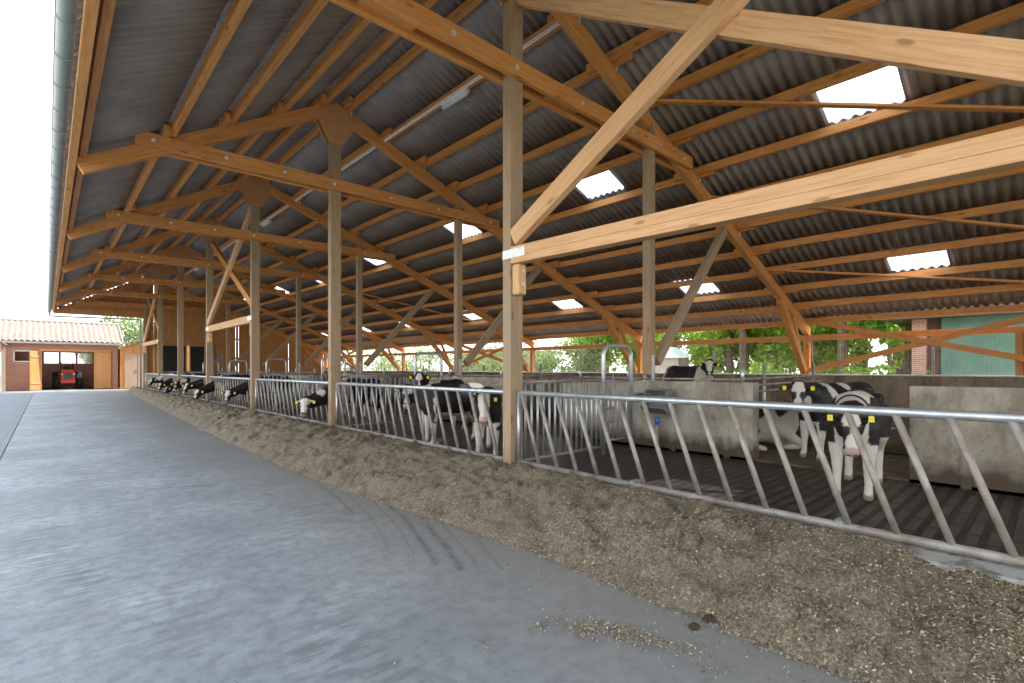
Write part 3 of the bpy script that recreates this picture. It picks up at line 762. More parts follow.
# ---------------------------------------------------------------- silage
def hnoise(x, y, s, o=4): return noise.fractal(Vector((x * s, y * s, 3.3)), 1.0, 2.0, o)
yv = [-3.0]
while yv[-1] < 41.0:
    y = yv[-1]; yv.append(y + (0.03 if -0.5 < y < 8 else (0.06 if y < 16 else 0.14)))
NC = 74
EDGE = lambda y: float(np.interp(y, [-3, 0.57, 1.1, 2.0, 2.9, 4.35, 6, 8, 13, 25, 40], [2.85, 2.86, 2.84, 2.88, 2.92, 2.8, 2.66, 2.62, 2.75, 3.2, 3.75]))
ys_, V = [], []
def pile_h(x, y):
    e = EDGE(y) + 0.10 * noise.noise(Vector((0, y * 1.1, 9))) + 0.05 * noise.noise(Vector((0, y * 3.7, 5)))
    cx = 3.92 + 0.08 * noise.noise(Vector((0, y * 0.8, 1))); cx = max(cx, e + 0.35) if cx < e + 0.35 else cx
    top = 0.36 + 0.05 * noise.noise(Vector((2, y * 0.7, 4)))
    if y < 0.9: top *= max(0.45, 1 - (0.9 - y) * 0.4)
    if y > 39: top *= max(0.05, (41.2 - y) / 2.2)
    if x < e: return -0.02
    if x < cx:
        u = (x - e) / (cx - e); h = top * (1 - (1 - u) ** 1.9)
    else:
        u = min(1, (x - cx) / (4.55 - cx)); lo_ = 0.185 if y > 1.6 else max(0.05, 0.185 - (1.6 - y) * 0.14)
        h = top - (top - lo_) * (u * u * (3 - 2 * u)) ** .8
        if x > 4.6: h -= (x - 4.6) * 0.25
    amp = min(1, (x - e) / 0.15)
    l1 = noise.noise(Vector((x * 3.2, y * 3.2, 0))) * 0.095
    l2 = abs(noise.noise(Vector((x * 7, y * 7, 7)))) * 0.075
    l3 = noise.noise(Vector((x * 18, y * 18, 2))) * 0.022 + noise.noise(Vector((x * 40, y * 40, 2))) * 0.007
    return max(0.002, h + amp * (l1 + l2 - 0.015 + l3))
for y in yv:
    e = EDGE(y) - 0.16
    for c in range(NC):
        x = e + (4.80 - e) * c / (NC - 1)
        h = pile_h(x, y)
        if c == 0: h = -0.02
        if c == NC - 1: h = min(h, 0.125)
        V.append((x, y, h))
F = [(r * NC + c, r * NC + c + 1, (r + 1) * NC + c + 1, (r + 1) * NC + c) for r in range(len(yv) - 1) for c in range(NC - 1)]
o = numpy_mesh('silage_heap', V, F, 'silage', True)
tag(o, 'long brown ridge of chopped silage feed piled along the feed fence', 'silage', kind='stuff')
# loose chopped flakes lying on the heap and spilled on the slab
def flakes_mesh(name, P, size):
    P = np.asarray(P); n_ = len(P)
    a = rng.uniform(0, 2 * PI, n_); L = rng.uniform(0.5, 1.5, n_)[:, None] * size; w = L * rng.uniform(0.25, 0.6, n_)[:, None]
    d1 = np.stack([np.cos(a), np.sin(a), rng.uniform(-0.6, 0.6, n_)], 1); d2 = np.stack([-np.sin(a), np.cos(a), rng.uniform(-0.6, 0.6, n_)], 1)
    q = np.stack([P - d1 * L - d2 * w, P + d1 * L - d2 * w, P + d1 * L + d2 * w, P - d1 * L + d2 * w], 1).reshape(-1, 3)
    return numpy_mesh(name, q, np.arange(4 * n_).reshape(-1, 4), 'silage_flakes')
P = []
for k in range(90000):
    y = 0.1 + 9.5 * rng.random() ** 1.7
    e = EDGE(y); x = rng.uniform(e - 0.05, 4.72)
    P.append((x, y, max(0.003, pile_h(x, y)) + 0.004))
tag(flakes_mesh('silage_flakes', P, 0.0055), 'pale chopped maize flakes scattered over the silage ridge', 'chopped feed', kind='stuff')
P = []
def spill(cx, cy, sx, sy, n_, rot=0):
    for _ in range(n_):
        a, b = rng.normal(0, sx), rng.normal(0, sy)
        P.append((cx + a * math.cos(rot) - b * math.sin(rot), cy + a * math.sin(rot) + b * math.cos(rot), 0.004 + rng.random() * 0.006))
for (x, y, sx, sy, n_) in ((2.16, 2.02, .10, .05, 250), (2.30, 1.83, .07, .06, 650), (2.38, 1.66, .06, .06, 500), (2.44, 1.50, .06, .07, 350), (2.5, 1.34, .08, .05, 150), (1.75, 2.1, .03, .03, 40), (2.45, 1.18, .06, .06, 120)):
    spill(x, y, sx, sy, n_)
for _ in range(2600):
    y = rng.uniform(0.6, 14); e = EDGE(y); P.append((e - abs(rng.normal(0, 0.22)), y, 0.005))
for _ in range(350): P.append((rng.uniform(0, 2.8), rng.uniform(0.5, 12), 0.004))
tag(flakes_mesh('spilled_flakes', P, 0.0045), 'loose silage crumbs spilled on the grey concrete alley', 'spilled feed', kind='stuff')
def clump(x, y, r, label, mat='dung'):
    import bmesh
    bm = bmesh.new(); bmesh.ops.create_icosphere(bm, subdivisions=4, radius=1)
    for v in bm.verts:
        p = v.co.normalized(); k = 1 + 0.35 * noise.noise(p * 2.3 + Vector((x * 9, y * 9, 0))) + 0.2 * noise.noise(p * 6)
        v.co = Vector((p.x * r * k * 1.2, p.y * r * k, max(-0.1, p.z) * r * 0.7 * k))
    me = bpy.data.meshes.new('silage_clump'); bm.to_mesh(me); bm.free(); me.shade_smooth(); me.materials.append(MATS[mat])
    o = bpy.data.objects.new('silage_clump', me); COL.objects.link(o); o.location = (x, y, 0.002)
    tag(o, label, 'clump')
clump(2.75, 1.42, 0.030, 'small dark round clump on the concrete, left of the two')
clump(2.90, 1.40, 0.036, 'dark crumbly clump on the concrete touching the silage edge, right of the two')

# ---------------------------------------------------------------- electrics in the roof
x = 6.15
g = MB(); g.tube([(x - 0.07, -1, RZR(x) + 0.10), (x - 0.07, 41, RZR(x) + 0.10)], 0.013, 6); g.tube([(x - 0.10, -1, RZR(x) + 0.12), (x - 0.10, 41, RZR(x) + 0.12)], 0.010, 6)
tag(g.build('cable_conduit', 'white_plastic', smooth=True), 'white double cable conduit running along a purlin near the ridge', 'cable')
for k, y in enumerate((8.35, 20.35, 32.35)):
    t = empty('strip_light', (x - 0.02, y, RZR(x) + 0.04), 'white enclosed strip light under a purlin near the ridge, %s one' % ['nearest', 'middle', 'farthest'][k], 'lamp', 'strip lights near the ridge')
    g = MB(); g.box((x - 0.07, y - 0.42, RZR(x) + 0.06), (x + 0.05, y + 0.42, RZR(x) + 0.11)); g.build('housing', 'white_plastic', t, bevel=0.01)
    g = MB(); g.tube([(x - 0.01, y - 0.40, RZR(x) + 0.04), (x - 0.01, y + 0.40, RZR(x) + 0.04)], 0.05, 12); g.build('diffuser', 'white_plastic', t, smooth=True)
t = empty('pendant_lamp', (6.1, 26, 6.6), 'grey bell-shaped lamp hanging behind the crossed braces', 'lamp')
g = MB(); g.tube([(6.1, 26, 7.1), (6.1, 26, 6.95), (6.1, 26, 6.85), (6.1, 26, 6.7), (6.1, 26, 6.5), (6.1, 26, 6.48)], [0.03, 0.03, 0.11, 0.14, 0.27, 0.28], 20); g.build('shade', 'galvanised', t, smooth=True)
g = MB(); g.tube([(6.1, 26, 6.47), (6.1, 26, 6.42), (6.1, 26, 6.36)], [0.2, 0.17, 0.05], 16); g.build('glass_bowl', 'white_plastic', t, smooth=True)
# ---------------------------------------------------------------- cattle: one continuous skin per animal from a blended distance field
def sd_cone(P, a, b, r1, r2, sc=None):
    a = np.array(a, float); b = np.array(b, float); Q = P
    ba = b - a; l2 = ba @ ba; rr = r1 - r2
    pa = Q - a
    t = np.clip((pa @ ba) / l2, 0, 1)
    d = np.linalg.norm(pa - t[..., None] * ba, axis=-1)
    return d - (r1 + (r2 - r1) * t)
def sd_ell(P, c, r):
    q = P - np.array(c, float); r = np.array(r, float)
    k0 = np.linalg.norm(q / r, axis=-1); k1 = np.linalg.norm(q / (r * r), axis=-1) + 1e-9
    return k0 * (k0 - 1) / k1
def smin(a, b, k):
    h = np.clip(0.5 + 0.5 * (b - a) / k, 0, 1)
    return b + (a - b) * h - k * h * (1 - h)
def surface_nets(S, org, h):
    nx, ny, nz = S.shape
    ins = S < 0
    C = np.stack([ins[dx:nx - 1 + dx, dy:ny - 1 + dy, dz:nz - 1 + dz] for dx in (0, 1) for dy in (0, 1) for dz in (0, 1)])
    cnt = C.sum(0); act = (cnt > 0) & (cnt < 8)
    idx = -np.ones(act.shape, int); ii = np.argwhere(act); idx[act] = np.arange(len(ii))
    acc = np.zeros((len(ii), 3)); num = np.zeros(len(ii))
    corners = [(dx, dy, dz) for dx in (0, 1) for dy in (0, 1) for dz in (0, 1)]
    vals = {c: S[ii[:, 0] + c[0], ii[:, 1] + c[1], ii[:, 2] + c[2]] for c in corners}
    for c0 in corners:
        for ax in range(3):
            if c0[ax] == 0:
                c1 = list(c0); c1[ax] = 1; c1 = tuple(c1)
                v0, v1 = vals[c0], vals[c1]; m = (v0 < 0) != (v1 < 0)
                t = np.where(m, v0 / np.where(m, v0 - v1, 1), 0)
                p = np.array(c0, float)[None, :].repeat(len(ii), 0); p[:, ax] = t
                acc[m] += p[m]; num[m] += 1
    V = (ii + acc / num[:, None]) * h + org
    F = []
    for ax in range(3):
        o1, o2 = (ax + 1) % 3, (ax + 2) % 3
        sl0 = [slice(1, -1)] * 3; sl0[ax] = slice(0, -1); sl1 = list(sl0); sl1[ax] = slice(1, None)
        A = ins[tuple(sl0)]; B = ins[tuple(sl1)]
        e = np.argwhere(A != B)
        if len(e) == 0: continue
        fl = A[e[:, 0], e[:, 1], e[:, 2]]
        g = e.copy()
        for o_ in (o1, o2): g[:, o_] += 1
        def cell(d1, d2):
            c = g.copy(); c[:, o1] -= d1; c[:, o2] -= d2
            return idx[c[:, 0], c[:, 1], c[:, 2]]
        q = np.stack([cell(1, 1), cell(0, 1), cell(0, 0), cell(1, 0)], 1)
        q[~fl] = q[~fl][:, ::-1]
        F.append(q)
    return V, np.concatenate(F)

LEGS = dict(fl=[(.42, .15, .80, .115), (.44, .155, .56, .075), (.44, .15, .38, .052), (.45, .15, .13, .038), (.48, .15, .045, .05)],
            hl=[(-.56, .15, .88, .17), (-.46, .17, .66, .115), (-.68, .16, .46, .055), (-.66, .16, .14, .042), (-.62, .16, .045, .052)])
LIE = dict(fl=[(.38, .17, .34, .12), (.52, .26, .20, .07), (.70, .24, .09, .055), (.50, .22, .06, .045), (.42, .20, .05, .045)],
           hl=[(-.45, .20, .34, .20), (-.15, .34, .20, .11), (-.35, .42, .09, .06), (-.08, .44, .07, .045), (.02, .44, .05, .045)])
def cow(loc, rz, label, poll=(.98, 0, 1.22), nose=(.6, 0, -.8), seed=0, kind='black', scale=1.0, res=0.022, lying=False, shift=None, tags=(1, -1), blaze=0.045, group='young black and white cattle', collar=False, mark=''):
    base = Vector(loc); lift = -0.47 if lying else 0.0
    L = {}
    src = LIE if lying else LEGS
    for k, v in src.items():
        for s in (1, -1):
            L[k + ('L' if s > 0 else 'R')] = [(x, y * s, z, r) for x, y, z, r in v]
    if shift:
        for k, (dx, dy) in shift.items():
            ch = L[k]; L[k] = [(x + dx * min(1, (0.85 - z) / 0.8 if z < .85 else 0), y + dy * min(1, (0.85 - z) / 0.8 if z < .85 else 0), z, r) for x, y, z, r in ch]
    Pp = np.array(poll, float); d = np.array(nose, float); d /= np.linalg.norm(d)
    side = np.cross(np.array([0, 0, 1.0]), d)
    side /= max(1e-6, np.linalg.norm(side))
    u = np.cross(d, side)                       # out of the forehead
    prim = []
    E = lambda c, r, k=.06: prim.append(('e', (c[0], c[1], c[2] + lift), r, k))
    K = lambda a, b, r1, r2, k=.04: prim.append(('c', a, b, r1, r2, k))
    E((-.05, 0, .87), (.66, .285, .315)); E((.36, 0, .86), (.27, .215, .33), .09); E((-.52, 0, .95), (.28, .235, .26), .09)
    K((-.66, 0, 1.10 + lift), (.42, 0, 1.10 + lift), .095, .085, .10)
    for s in (1, -1): E((-.44, .185 * s, 1.11), (.10, .05, .06), .06); E((.33, .15 * s, .93), (.14, .08, .22), .08)
    nb = (.40, 0, 1.00 + lift)
    neckend = tuple(Pp - u * .03 - d * .0)
    K(nb, neckend, .185, .095, .08)
    K((.50, 0, .78 + lift), tuple(Pp + d * .10 - u * .11), .12, .05, .09)
    K(tuple(Pp), tuple(Pp + d * .17), .098, .085, .05)
    K(tuple(Pp + d * .12 - u * .015), tuple(Pp + d * .38 - u * .02), .083, .062, .04)
    K(tuple(Pp + d * .40 - side * .022 - u * .02), tuple(Pp + d * .40 + side * .022 - u * .02), .062, .062, .03)
    K(tuple(Pp + d * .08 - u * .09), tuple(Pp + d * .36 - u * .065), .06, .045, .05)
    for s in (1, -1):
        e0 = Pp + side * s * .085 + d * .015 - u * .02; e1 = Pp + side * s * .165 - u * .035 + d * .01; e2 = Pp + side * s * .25 - u * .05 + d * .035
        K(tuple(e0), tuple(e1), .026, .046, .02); K(tuple(e1), tuple(e2), .046, .015, .02)
        K(tuple(Pp + d * .135 + side * s * .075 + u * .035), tuple(Pp + d * .15 + side * s * .08 + u * .02), .03, .026, .02)
    for k, ch in L.items():
        for q in range(len(ch) - 1):
            a, b = ch[q], ch[q + 1]; K(a[:3], b[:3], a[3], b[3], .05 if q == 0 else .02)
    if lying: tail = [(-.78, 0, .60, .03), (-.86, .1, .30, .018), (-.75, .25, .06, .018), (-.6, .32, .05, .03)]
    else: tail = [(-.76, 0, 1.13, .035), (-.84, 0, .95, .022), (-.86, .01, .60, .016), (-.85, .01, .50, .035), (-.85, .01, .36, .015)]
    for q in range(len(tail) - 1): K(tail[q][:3], tail[q + 1][:3], tail[q][3], tail[q + 1][3], .02)
    lo = np.array([-1.0, -.62, -.03]); hi = np.array([1.0, .62, 1.30])
    lo = np.minimum(lo, np.minimum(Pp, Pp + d * .5) - .32); hi = np.maximum(hi, np.maximum(Pp, Pp + d * .5) + .32); lo[2] = max(lo[2], -.06)
    ax = [np.arange(lo[i], hi[i] + res, res) for i in range(3)]
    G = np.stack(np.meshgrid(*ax, indexing='ij'), -1)
    S = np.full(G.shape[:3], 10.0)
    for p in prim:
        if p[0] == 'e':
            c, r, k = p[1:]; b0 = np.array(c) - np.array(r) - .14; b1 = np.array(c) + np.array(r) + .14
        else:
            a, b, r1, r2, k = p[1:]; m = max(r1, r2) + .14; b0 = np.minimum(a, b) - m; b1 = np.maximum(a, b) + m
        sl = tuple(slice(max(0, int((b0[i] - lo[i]) / res)), max(1, int((b1[i] - lo[i]) / res) + 1)) for i in range(3))
        sub = G[sl]
        if sub.size == 0: continue
        dd = sd_ell(sub, c, r) if p[0] == 'e' else sd_cone(sub, a, b, r1, r2)
        S[sl] = smin(S[sl], dd, k)
    S[0] = S[-1] = 1; S[:, 0] = S[:, -1] = 1; S[:, :, 0] = S[:, :, -1] = 1
    V, F = surface_nets(S, lo, res)
    o = numpy_mesh('cow', V, F, 'cow_coat', True)
    # coat
    blk, wht, pink, hoof = (0.009, 0.008, 0.009), (0.68, 0.62, 0.54), (0.50, 0.34, 0.30), (0.30, 0.24, 0.18)
    ca = o.data.color_attributes.new(name='coat', type='FLOAT_COLOR', domain='POINT')
    R = V - Pp; h = R @ d; sdv = R @ side; uu = R @ u
    cols = np.empty((len(V), 4), np.float32); cols[:, 3] = 1
    bias = {'black': 0.42, 'patchy': 0.0, 'white': -0.28, 'whiteface': 0.10}[kind]
    for i in range(len(V)):
        x, y, z = V[i]
        nz = noise.noise(Vector((x * 1.9 + seed * 7.3, y * 1.9 + seed * 3.1, z * 1.9 + seed))) + 0.25 * noise.noise(Vector((x * 6 + seed, y * 6, z * 6)))
        c = blk if nz + bias > 0 else wht
        zb = z - lift
        if mark == 'hips' and x < -.38 + .15 * nz: c = wht
        if mark in ('hips', 'solid') and x > -.3 + .1 * nz and zb > .66: c = blk
        if mark == 'solid' and zb > .66: c = wht if -.62 < x < -.54 else blk
        if mark == 'shoulder': c = wht if (-.05 < x - .2 * nz < .5 and abs(y) < .16) or zb < .62 else blk
        if mark == 'belt' and (abs(x - .22 - .25 * (zb - .9)) < .07 + .04 * nz): c = wht
        if mark == 'neck' and .28 < x < .62: c = wht
        if mark == 'back' and x < .25 + .2 * nz and zb > .95: c = wht if nz > -.3 else blk
        if zb < .47 + .05 * nz: c = wht
        elif zb < .64 and abs(y) < .17 and -.5 < x < .6: c = wht
        inhead = h[i] > -.05 and abs(sdv[i]) < .30 and abs(uu[i]) < .17 and h[i] < .5
        if inhead:
            jag = .02 * math.sin(h[i] * 30 + seed)
            if kind == 'whiteface' or kind == 'white':
                c = wht if abs(sdv[i]) < .10 and h[i] > -.03 else blk
                if seed % 2 and abs(sdv[i] - .07) < .035 and .10 < h[i] < .19: c = blk
            else:
                c = blk
                w = blaze * (1.5 if h[i] < .16 else .7)
                if abs(sdv[i]) < w + jag and uu[i] > .0 and -.0 < h[i] < .36: c = wht
            if h[i] > .385 and abs(sdv[i]) < .11 and abs(uu[i]) < .12: c = pink if seed % 3 else (0.2, .13, .12)
            if h[i] > .30 and abs(sdv[i]) < .06 and kind != 'black' and h[i] < .385: c = wht
        elif kind in ('black', 'whiteface') and mark != 'neck' and x > .45 and zb > .6: c = blk if nz > -.35 else wht
        if z < .075 and not lying: c = hoof
        cols[i, :3] = c
    ca.data.foreach_set('color', cols.ravel())
    o.location = base; o.rotation_euler = (0, 0, rz); o.scale = (scale,) * 3
    tag(o, label, 'cow', group)
    for s in (1, -1):
        c = Pp + d * .140 + side * s * .096 + u * .035
        e = MB(); n_ = 10
        e.tube([tuple(c - side * s * .017), tuple(c - side * s * .012), tuple(c), tuple(c + side * s * .008), tuple(c + side * s * .012)], [.008, .016, .020, .014, .004], 10)
        eo = e.build('eye', 'eye_black', smooth=True); eo.parent = o
    for s in (1, -1):
        n0 = Pp + d * .452 + side * s * .032 - u * .0
        e = MB(); e.tube([tuple(n0 - d * .012), tuple(n0), tuple(n0 + d * .004)], [.013, .013, .006], 8)
        eo = e.build('nostril', 'eye_black', smooth=True); eo.parent = o
    for s in tags:
        e0 = Pp + side * s * .185 - u * .035 + d * .03
        # plate hangs in front of the ear, facing outward along u
        A = e0 + u * .042
        g = MB(); down = (d * .9 - u * .1); down /= np.linalg.norm(down)
        g.beam(tuple(A - down * .01), tuple(A + down * .055), .052, .010, tuple(u))
        g.beam(tuple(A - down * .03 - u * .02), tuple(A - down * .005 + u * .0), .02, .014, tuple(u))
        tg = g.build('ear_tag', 'yellow_tag'); tg.parent = o
    if collar:
        pts = []
        cc = Pp * .55 + np.array(nb) * .45; ax_ = Pp - np.array(nb); ax_ /= np.linalg.norm(ax_); s1 = np.cross(ax_, [0, 0, 1.0]); s1 /= np.linalg.norm(s1); s2 = np.cross(ax_, s1)
        for q in range(25):
            a = 2 * PI * q / 24; pts.append(tuple(cc + (s1 * math.cos(a) + s2 * math.sin(a) * 1.15) * .165))
        g = MB(); g.tube(pts, .012, 6); c_ = g.build('collar', 'black_plastic', smooth=True); c_.parent = o
    return o
D = math.radians
# right-hand gap
cow((7.17, 1.62, .02), D(187), 'calf with white shoulders and black cheeks standing in the nearest wall gap, facing the fence', poll=(.84, .02, .99), nose=(.36, .08, -.93), seed=5, kind='patchy', collar=True, blaze=.045, mark='shoulder')
cow((9.3, 2.42, .06), D(155), 'black and white cow behind the nearest wall gap looking left past the wall end', poll=(.95, .20, 1.18), nose=(.45, .40, -.8), seed=11, kind='black', blaze=.05, mark='belt')
cow((9.45, 3.72, .06), D(-52), 'mostly white calf lying down behind the end of the inner wall', poll=(.86, .2, .80), nose=(.7, .3, -.5), seed=2, kind='white', lying=True, scale=1.08)
cow((11.85, 6.25, .30), D(248), 'black cow with white streaked face looking over the inner wall', poll=(.86, -.16, 1.27), nose=(.45, -.42, -.72), seed=8, kind='black', scale=1.04, blaze=.055, mark='solid')
# the group looking through the fence in the second bay
cow((5.85, 8.1, .02), D(172), 'black calf with white forehead patch and white hips looking over the fence at the camera', poll=(.78, -.36, 1.12), nose=(.25, .55, -.8), seed=23, kind='black', blaze=.055, scale=.97, mark='hips')
cow((6.75, 9.7, .02), D(195), 'black calf with white blaze peeping from behind the calf with white hips', poll=(.82, .06, 1.32), nose=(.45, .40, -.8), seed=17, kind='black', blaze=.04)
cow((5.66, 6.64, .02), D(220), 'white faced calf with dark ears beside the big fence post', poll=(.82, .02, 1.06), nose=(.52, .08, -.82), seed=4, kind='whiteface', scale=.97, mark='back')
# feeding heads poking through the slanted bars
FEED = [(4.3, 11.58, 'white faced calf with black neck eating silage, nearest of the feeding calves', .75, 12, 4, .11, 'neck'),
        (4.15, 18.1, 'black calf with white nose feeding at the third fence post, second nearest feeding', .72, 9, 4, .05, 'neck'),
        (4.15, 22.4, 'black calf with white muzzle line feeding in the fourth bay, third nearest', .62, 6, 8, .035, ''),
        (4.15, 24.4, 'black calf with white nose stripe reaching out at the silage, fourth nearest feeding', .80, 14, -6, .035, ''),
        (4.15, 27.0, 'all black head with yellow tag feeding, fifth nearest of the row', .82, 19, 12, .012, ''),
        (4.15, 28.9, 'black calf bent deep into the silage, sixth nearest of the row', .55, 21, -8, .02, ''),
        (4.15, 31.2, 'small dark feeding calf with shining yellow tag, seventh nearest of the row', .66, 25, 6, .025, ''),
        (4.2, 34.3, 'white necked calf farthest along the feed fence', .85, 3, -8, .04, 'neck')]
for k, (px_, py_, lab, zp, sd_, dr, bl, mk) in enumerate(FEED):
    a = D(184 + dr); reach = 1.28
    if k: px_ += .15
    ox, oy = px_ - reach * math.cos(a), py_ - reach * math.sin(a)
    cow((ox, oy, .02), a, lab, poll=(reach, .06, zp), nose=(.42, .50 if k % 3 < 2 else .15, -.75), seed=sd_, kind='black', blaze=bl, res=.028 if k < 2 else .036, mark=mk)
cow((5.8, 23.6, .02), D(190), 'black calf with head up behind the bars beside the feeding calves, facing the camera', poll=(.80, .18, 1.02), nose=(.25, .6, -.75), seed=27, kind='black', res=.034, blaze=.05)
cow((6.9, 14.6, .02), D(80), 'patchy calf standing sideways behind the third bay fence', seed=33, kind='patchy', res=.034)
cow((6.5, 18.9, .02), D(170), 'white flanked calf standing in the fourth bay behind the feeding calves', seed=37, kind='white', res=.034)

# ---------------------------------------------------------------- brick garage beyond the alley
BY = 47.5
t = empty('brick_garage', (0.8, BY, 0), 'low red brick garage with tiled roof and open wooden doors across the yard', 'building')
g = MB()
g.box((-2.25, BY, 0), (-0.31, BY + .24, 1.94)); g.box((-2.25, BY, 1.94), (-1.62, BY + .24, 2.72)); g.box((-0.62, BY, 1.94), (-0.31, BY + .24, 2.72))
g.box((2.62, BY, 0), (3.92, BY + .24, 2.72)); g.box((-2.25, BY, 2.72), (3.92, BY + .24, 3.30))
g.build('front_wall', 'red_brick', t)
g = MB(); g.box((-2.25, BY + .24, 0), (-2.01, BY + 6, 3.3)); g.box((3.68, BY + .24, 0), (3.92, BY + 6, 3.3)); g.build('side_wall', 'red_brick_side', t)
g = MB(); g.box((-2.01, BY + 5.8, 0), (3.68, BY + 6, 1.9)); g.box((-2.01, BY + 5.8, 2.75), (3.68, BY + 6, 3.3))
for x in (-2.01, -.25, .72, 1.72, 2.75): g.box((x, BY + 5.8, 1.9), (x + .13, BY + 6, 2.75))
g.box((2.88, BY + 5.8, 1.9), (3.68, BY + 6, 2.75)); g.box((-1.9, BY + 5.8, 1.9), (-.25, BY + 6, 2.75))
g.build('back_wall', 'red_brick', t)
for k, x in enumerate((-.12, .85, 1.85)):
    g = MB(); g.box((x, BY + 5.88, 1.9), (x + .85 if k < 2 else x + .9, BY + 5.90, 2.75)); g.build('window_pane', 'window_glass', t)
g = MB(); g.box((-1.62, BY + .02, 1.94), (-1.56, BY + .12, 2.72)); g.box((-.68, BY + .02, 1.94), (-.62, BY + .12, 2.72)); g.box((-1.62, BY + .02, 1.94), (-.62, BY + .12, 2.0)); g.box((-1.62, BY + .02, 2.66), (-.62, BY + .12, 2.72)); g.build('window_frame', 'white_plastic', t)
g = MB(); g.box((-.31, BY - .04, 2.70), (3.55, BY + .02, 2.84)); g.box((-.31, BY - .02, 0), (-.22, BY + .2, 2.7)); g.box((2.56, BY - .02, 0), (2.64, BY + .2, 2.7)); g.build('door_frame', 'pine_door', t)
# tiled roof as wavy pan tiles
V, F = [], []
for (ya, za, yb, zb) in ((BY - .35, 3.36, BY + 3.1, 4.93), (BY + 3.1, 4.93, BY + 6.4, 3.36)):
    xs = np.arange(-2.5, 4.2, .055); nrow = 11; b0 = len(V); m_ = len(xs)
    for r in range(nrow):
        for e in (0, 1):
            f = (r + e) / nrow
            for x in xs: V.append((x, ya + (yb - ya) * f, za + (zb - za) * f + .05 * math.cos(2 * PI * x / .30) + (0.05 if (e == 0) == (zb > za) else 0)))
    for r in range(nrow * 2 - 1):
        for c_ in range(m_ - 1): a = b0 + r * m_ + c_; F.append((a, a + 1, a + m_ + 1, a + m_))
g = MB(); g.raw(V, F); g.build('tiled_roof', 'roof_tile', t, smooth=True)
g = MB(); g.tube([(-2.5, BY + 3.1, 4.97), (4.2, BY + 3.1, 4.97)], .1, 10); g.box((-2.5, BY - .42, 3.20), (4.2, BY - .3, 3.34)); g.beam((4.2, BY - .36, 3.36), (4.2, BY + 3.1, 4.95), .06, .2); g.build('roof_edge', 'roof_verge', t)
g = MB(); g.box((-2.3, BY - .05, -.02), (3.9, BY + 6, .01)); g.build('garage_floor', 'dark_interior', t)
d = empty('garage_door', (-0.31, BY, 0), 'pale sunlit wooden garage door leaf opened outward, left of the opening', 'door')
g = MB(); g.beam((-.33, BY - .04, 1.36), (-.80, BY - 1.05, 1.36), .05, 2.66); g.build('leaf', 'pine_door', d)
g = MB()
for z in (.5, 2.3): g.beam((-.30, BY - .10, z), (-.74, BY - 1.03, z), .03, .12)
g.build('ledge', 'pale_boards', d)
d = empty('garage_door', (3.5, BY - .06, 0), 'orange wooden garage door leaf right of the opening, in sun', 'door')
g = MB()
for k in range(8): g.box((2.66 + k * .108, BY - .11, .05), (2.66 + k * .108 + .102, BY - .06, 2.66))
g.build('leaf', 'pine_door', d)
g = MB()
for z in (.5, 2.3): g.box((2.68, BY - .14, z), (3.5, BY - .112, z + .12))
g.build('ledge', 'pine_door', d)

# tractor in the garage
tx, ty = 1.18, BY + 2.2
t = empty('tractor', (tx, ty, 0), 'small red tractor with black grille parked inside the brick garage', 'tractor')
g = MB(); g.box((tx - .40, ty - .5, .55), (tx + .40, ty + 1.1, 1.25)); g.prism([(tx - .40, 1.25), (tx + .40, 1.25), (tx + .30, 1.42), (tx - .30, 1.42)], ty - .48, ty + 1.1); g.build('bonnet', 'tractor_red', t, bevel=.05)
g = MB(); g.box((tx - .25, ty - .53, .72), (tx + .25, ty - .502, 1.16)); gr = g.build('grille', 'black_plastic', t)
g = MB()
for k in range(6): g.box((tx - .25, ty - .545, .75 + k * .07), (tx + .25, ty - .531, .765 + k * .07))
g.build('grille_slats', 'galvanised_worn', gr)
for s in (-1, 1):
    g = MB(); g.tube([(tx + s * .33, ty - .51, 1.08), (tx + s * .33, ty - .54, 1.08)], .055, 12); g.build('headlight', 'yellow_tag' if s < 0 else 'white_plastic', t)
    g = MB(); g.tube([(tx + s * .50, ty + .1, .38), (tx + s * .72, ty + .1, .38)], .38, 20); w = g.build('front_wheel', 'tyre_rubber', t, bevel=.03)
    g = MB(); g.tube([(tx + s * .50, ty + 1.9, .62), (tx + s * .85, ty + 1.9, .62)], .62, 24); w = g.build('rear_wheel', 'tyre_rubber', t, bevel=.04)
    g = MB(); g.box((tx + s * .48 - .12, ty + 1.4, 1.22), (tx + s * .48 + .22, ty + 2.5, 1.30)); g.build('mudguard', 'tractor_red', t, bevel=.02)
g = MB(); g.box((tx - .42, ty - .7, .40), (tx + .42, ty - .5, .68)); g.build('front_weight', 'tractor_red', t, bevel=.03)
g = MB(); g.box((tx - .48, ty - .02, .34), (tx + .48, ty + .22, .44)); g.box((tx - .2, ty + 1.0, .45), (tx + .2, ty + 2.4, .9)); g.build('chassis', 'black_plastic', t)
g = MB(); g.box((tx - .25, ty + 1.6, 1.1), (tx + .25, ty + 2.1, 1.22)); g.box((tx - .25, ty + 2.05, 1.22), (tx + .25, ty + 2.13, 1.65)); g.build('seat', 'black_plastic', t, bevel=.03)
g = MB(); g.tube([(tx + .2 * math.cos(a), ty + 1.3 + .06 * math.sin(a), 1.55 + .19 * math.sin(a)) for a in [2 * PI * q / 16 for q in range(17)]], .018, 8, False); g.tube([(tx, ty + 1.1, 1.3), (tx, ty + 1.3, 1.55)], .02, 8); g.build('steering_wheel', 'black_plastic', t)
g = MB(); g.tube([(tx + .25, ty + .3, 1.4), (tx + .25, ty + .3, 1.85)], .03, 8); g.build('exhaust_pipe', 'black_plastic', t)
g = MB()
for s in (-1, 1): g.tube([(tx + s * .35, ty + 2.2, 1.2), (tx + s * .35, ty + 2.2, 1.95)], .025, 8)
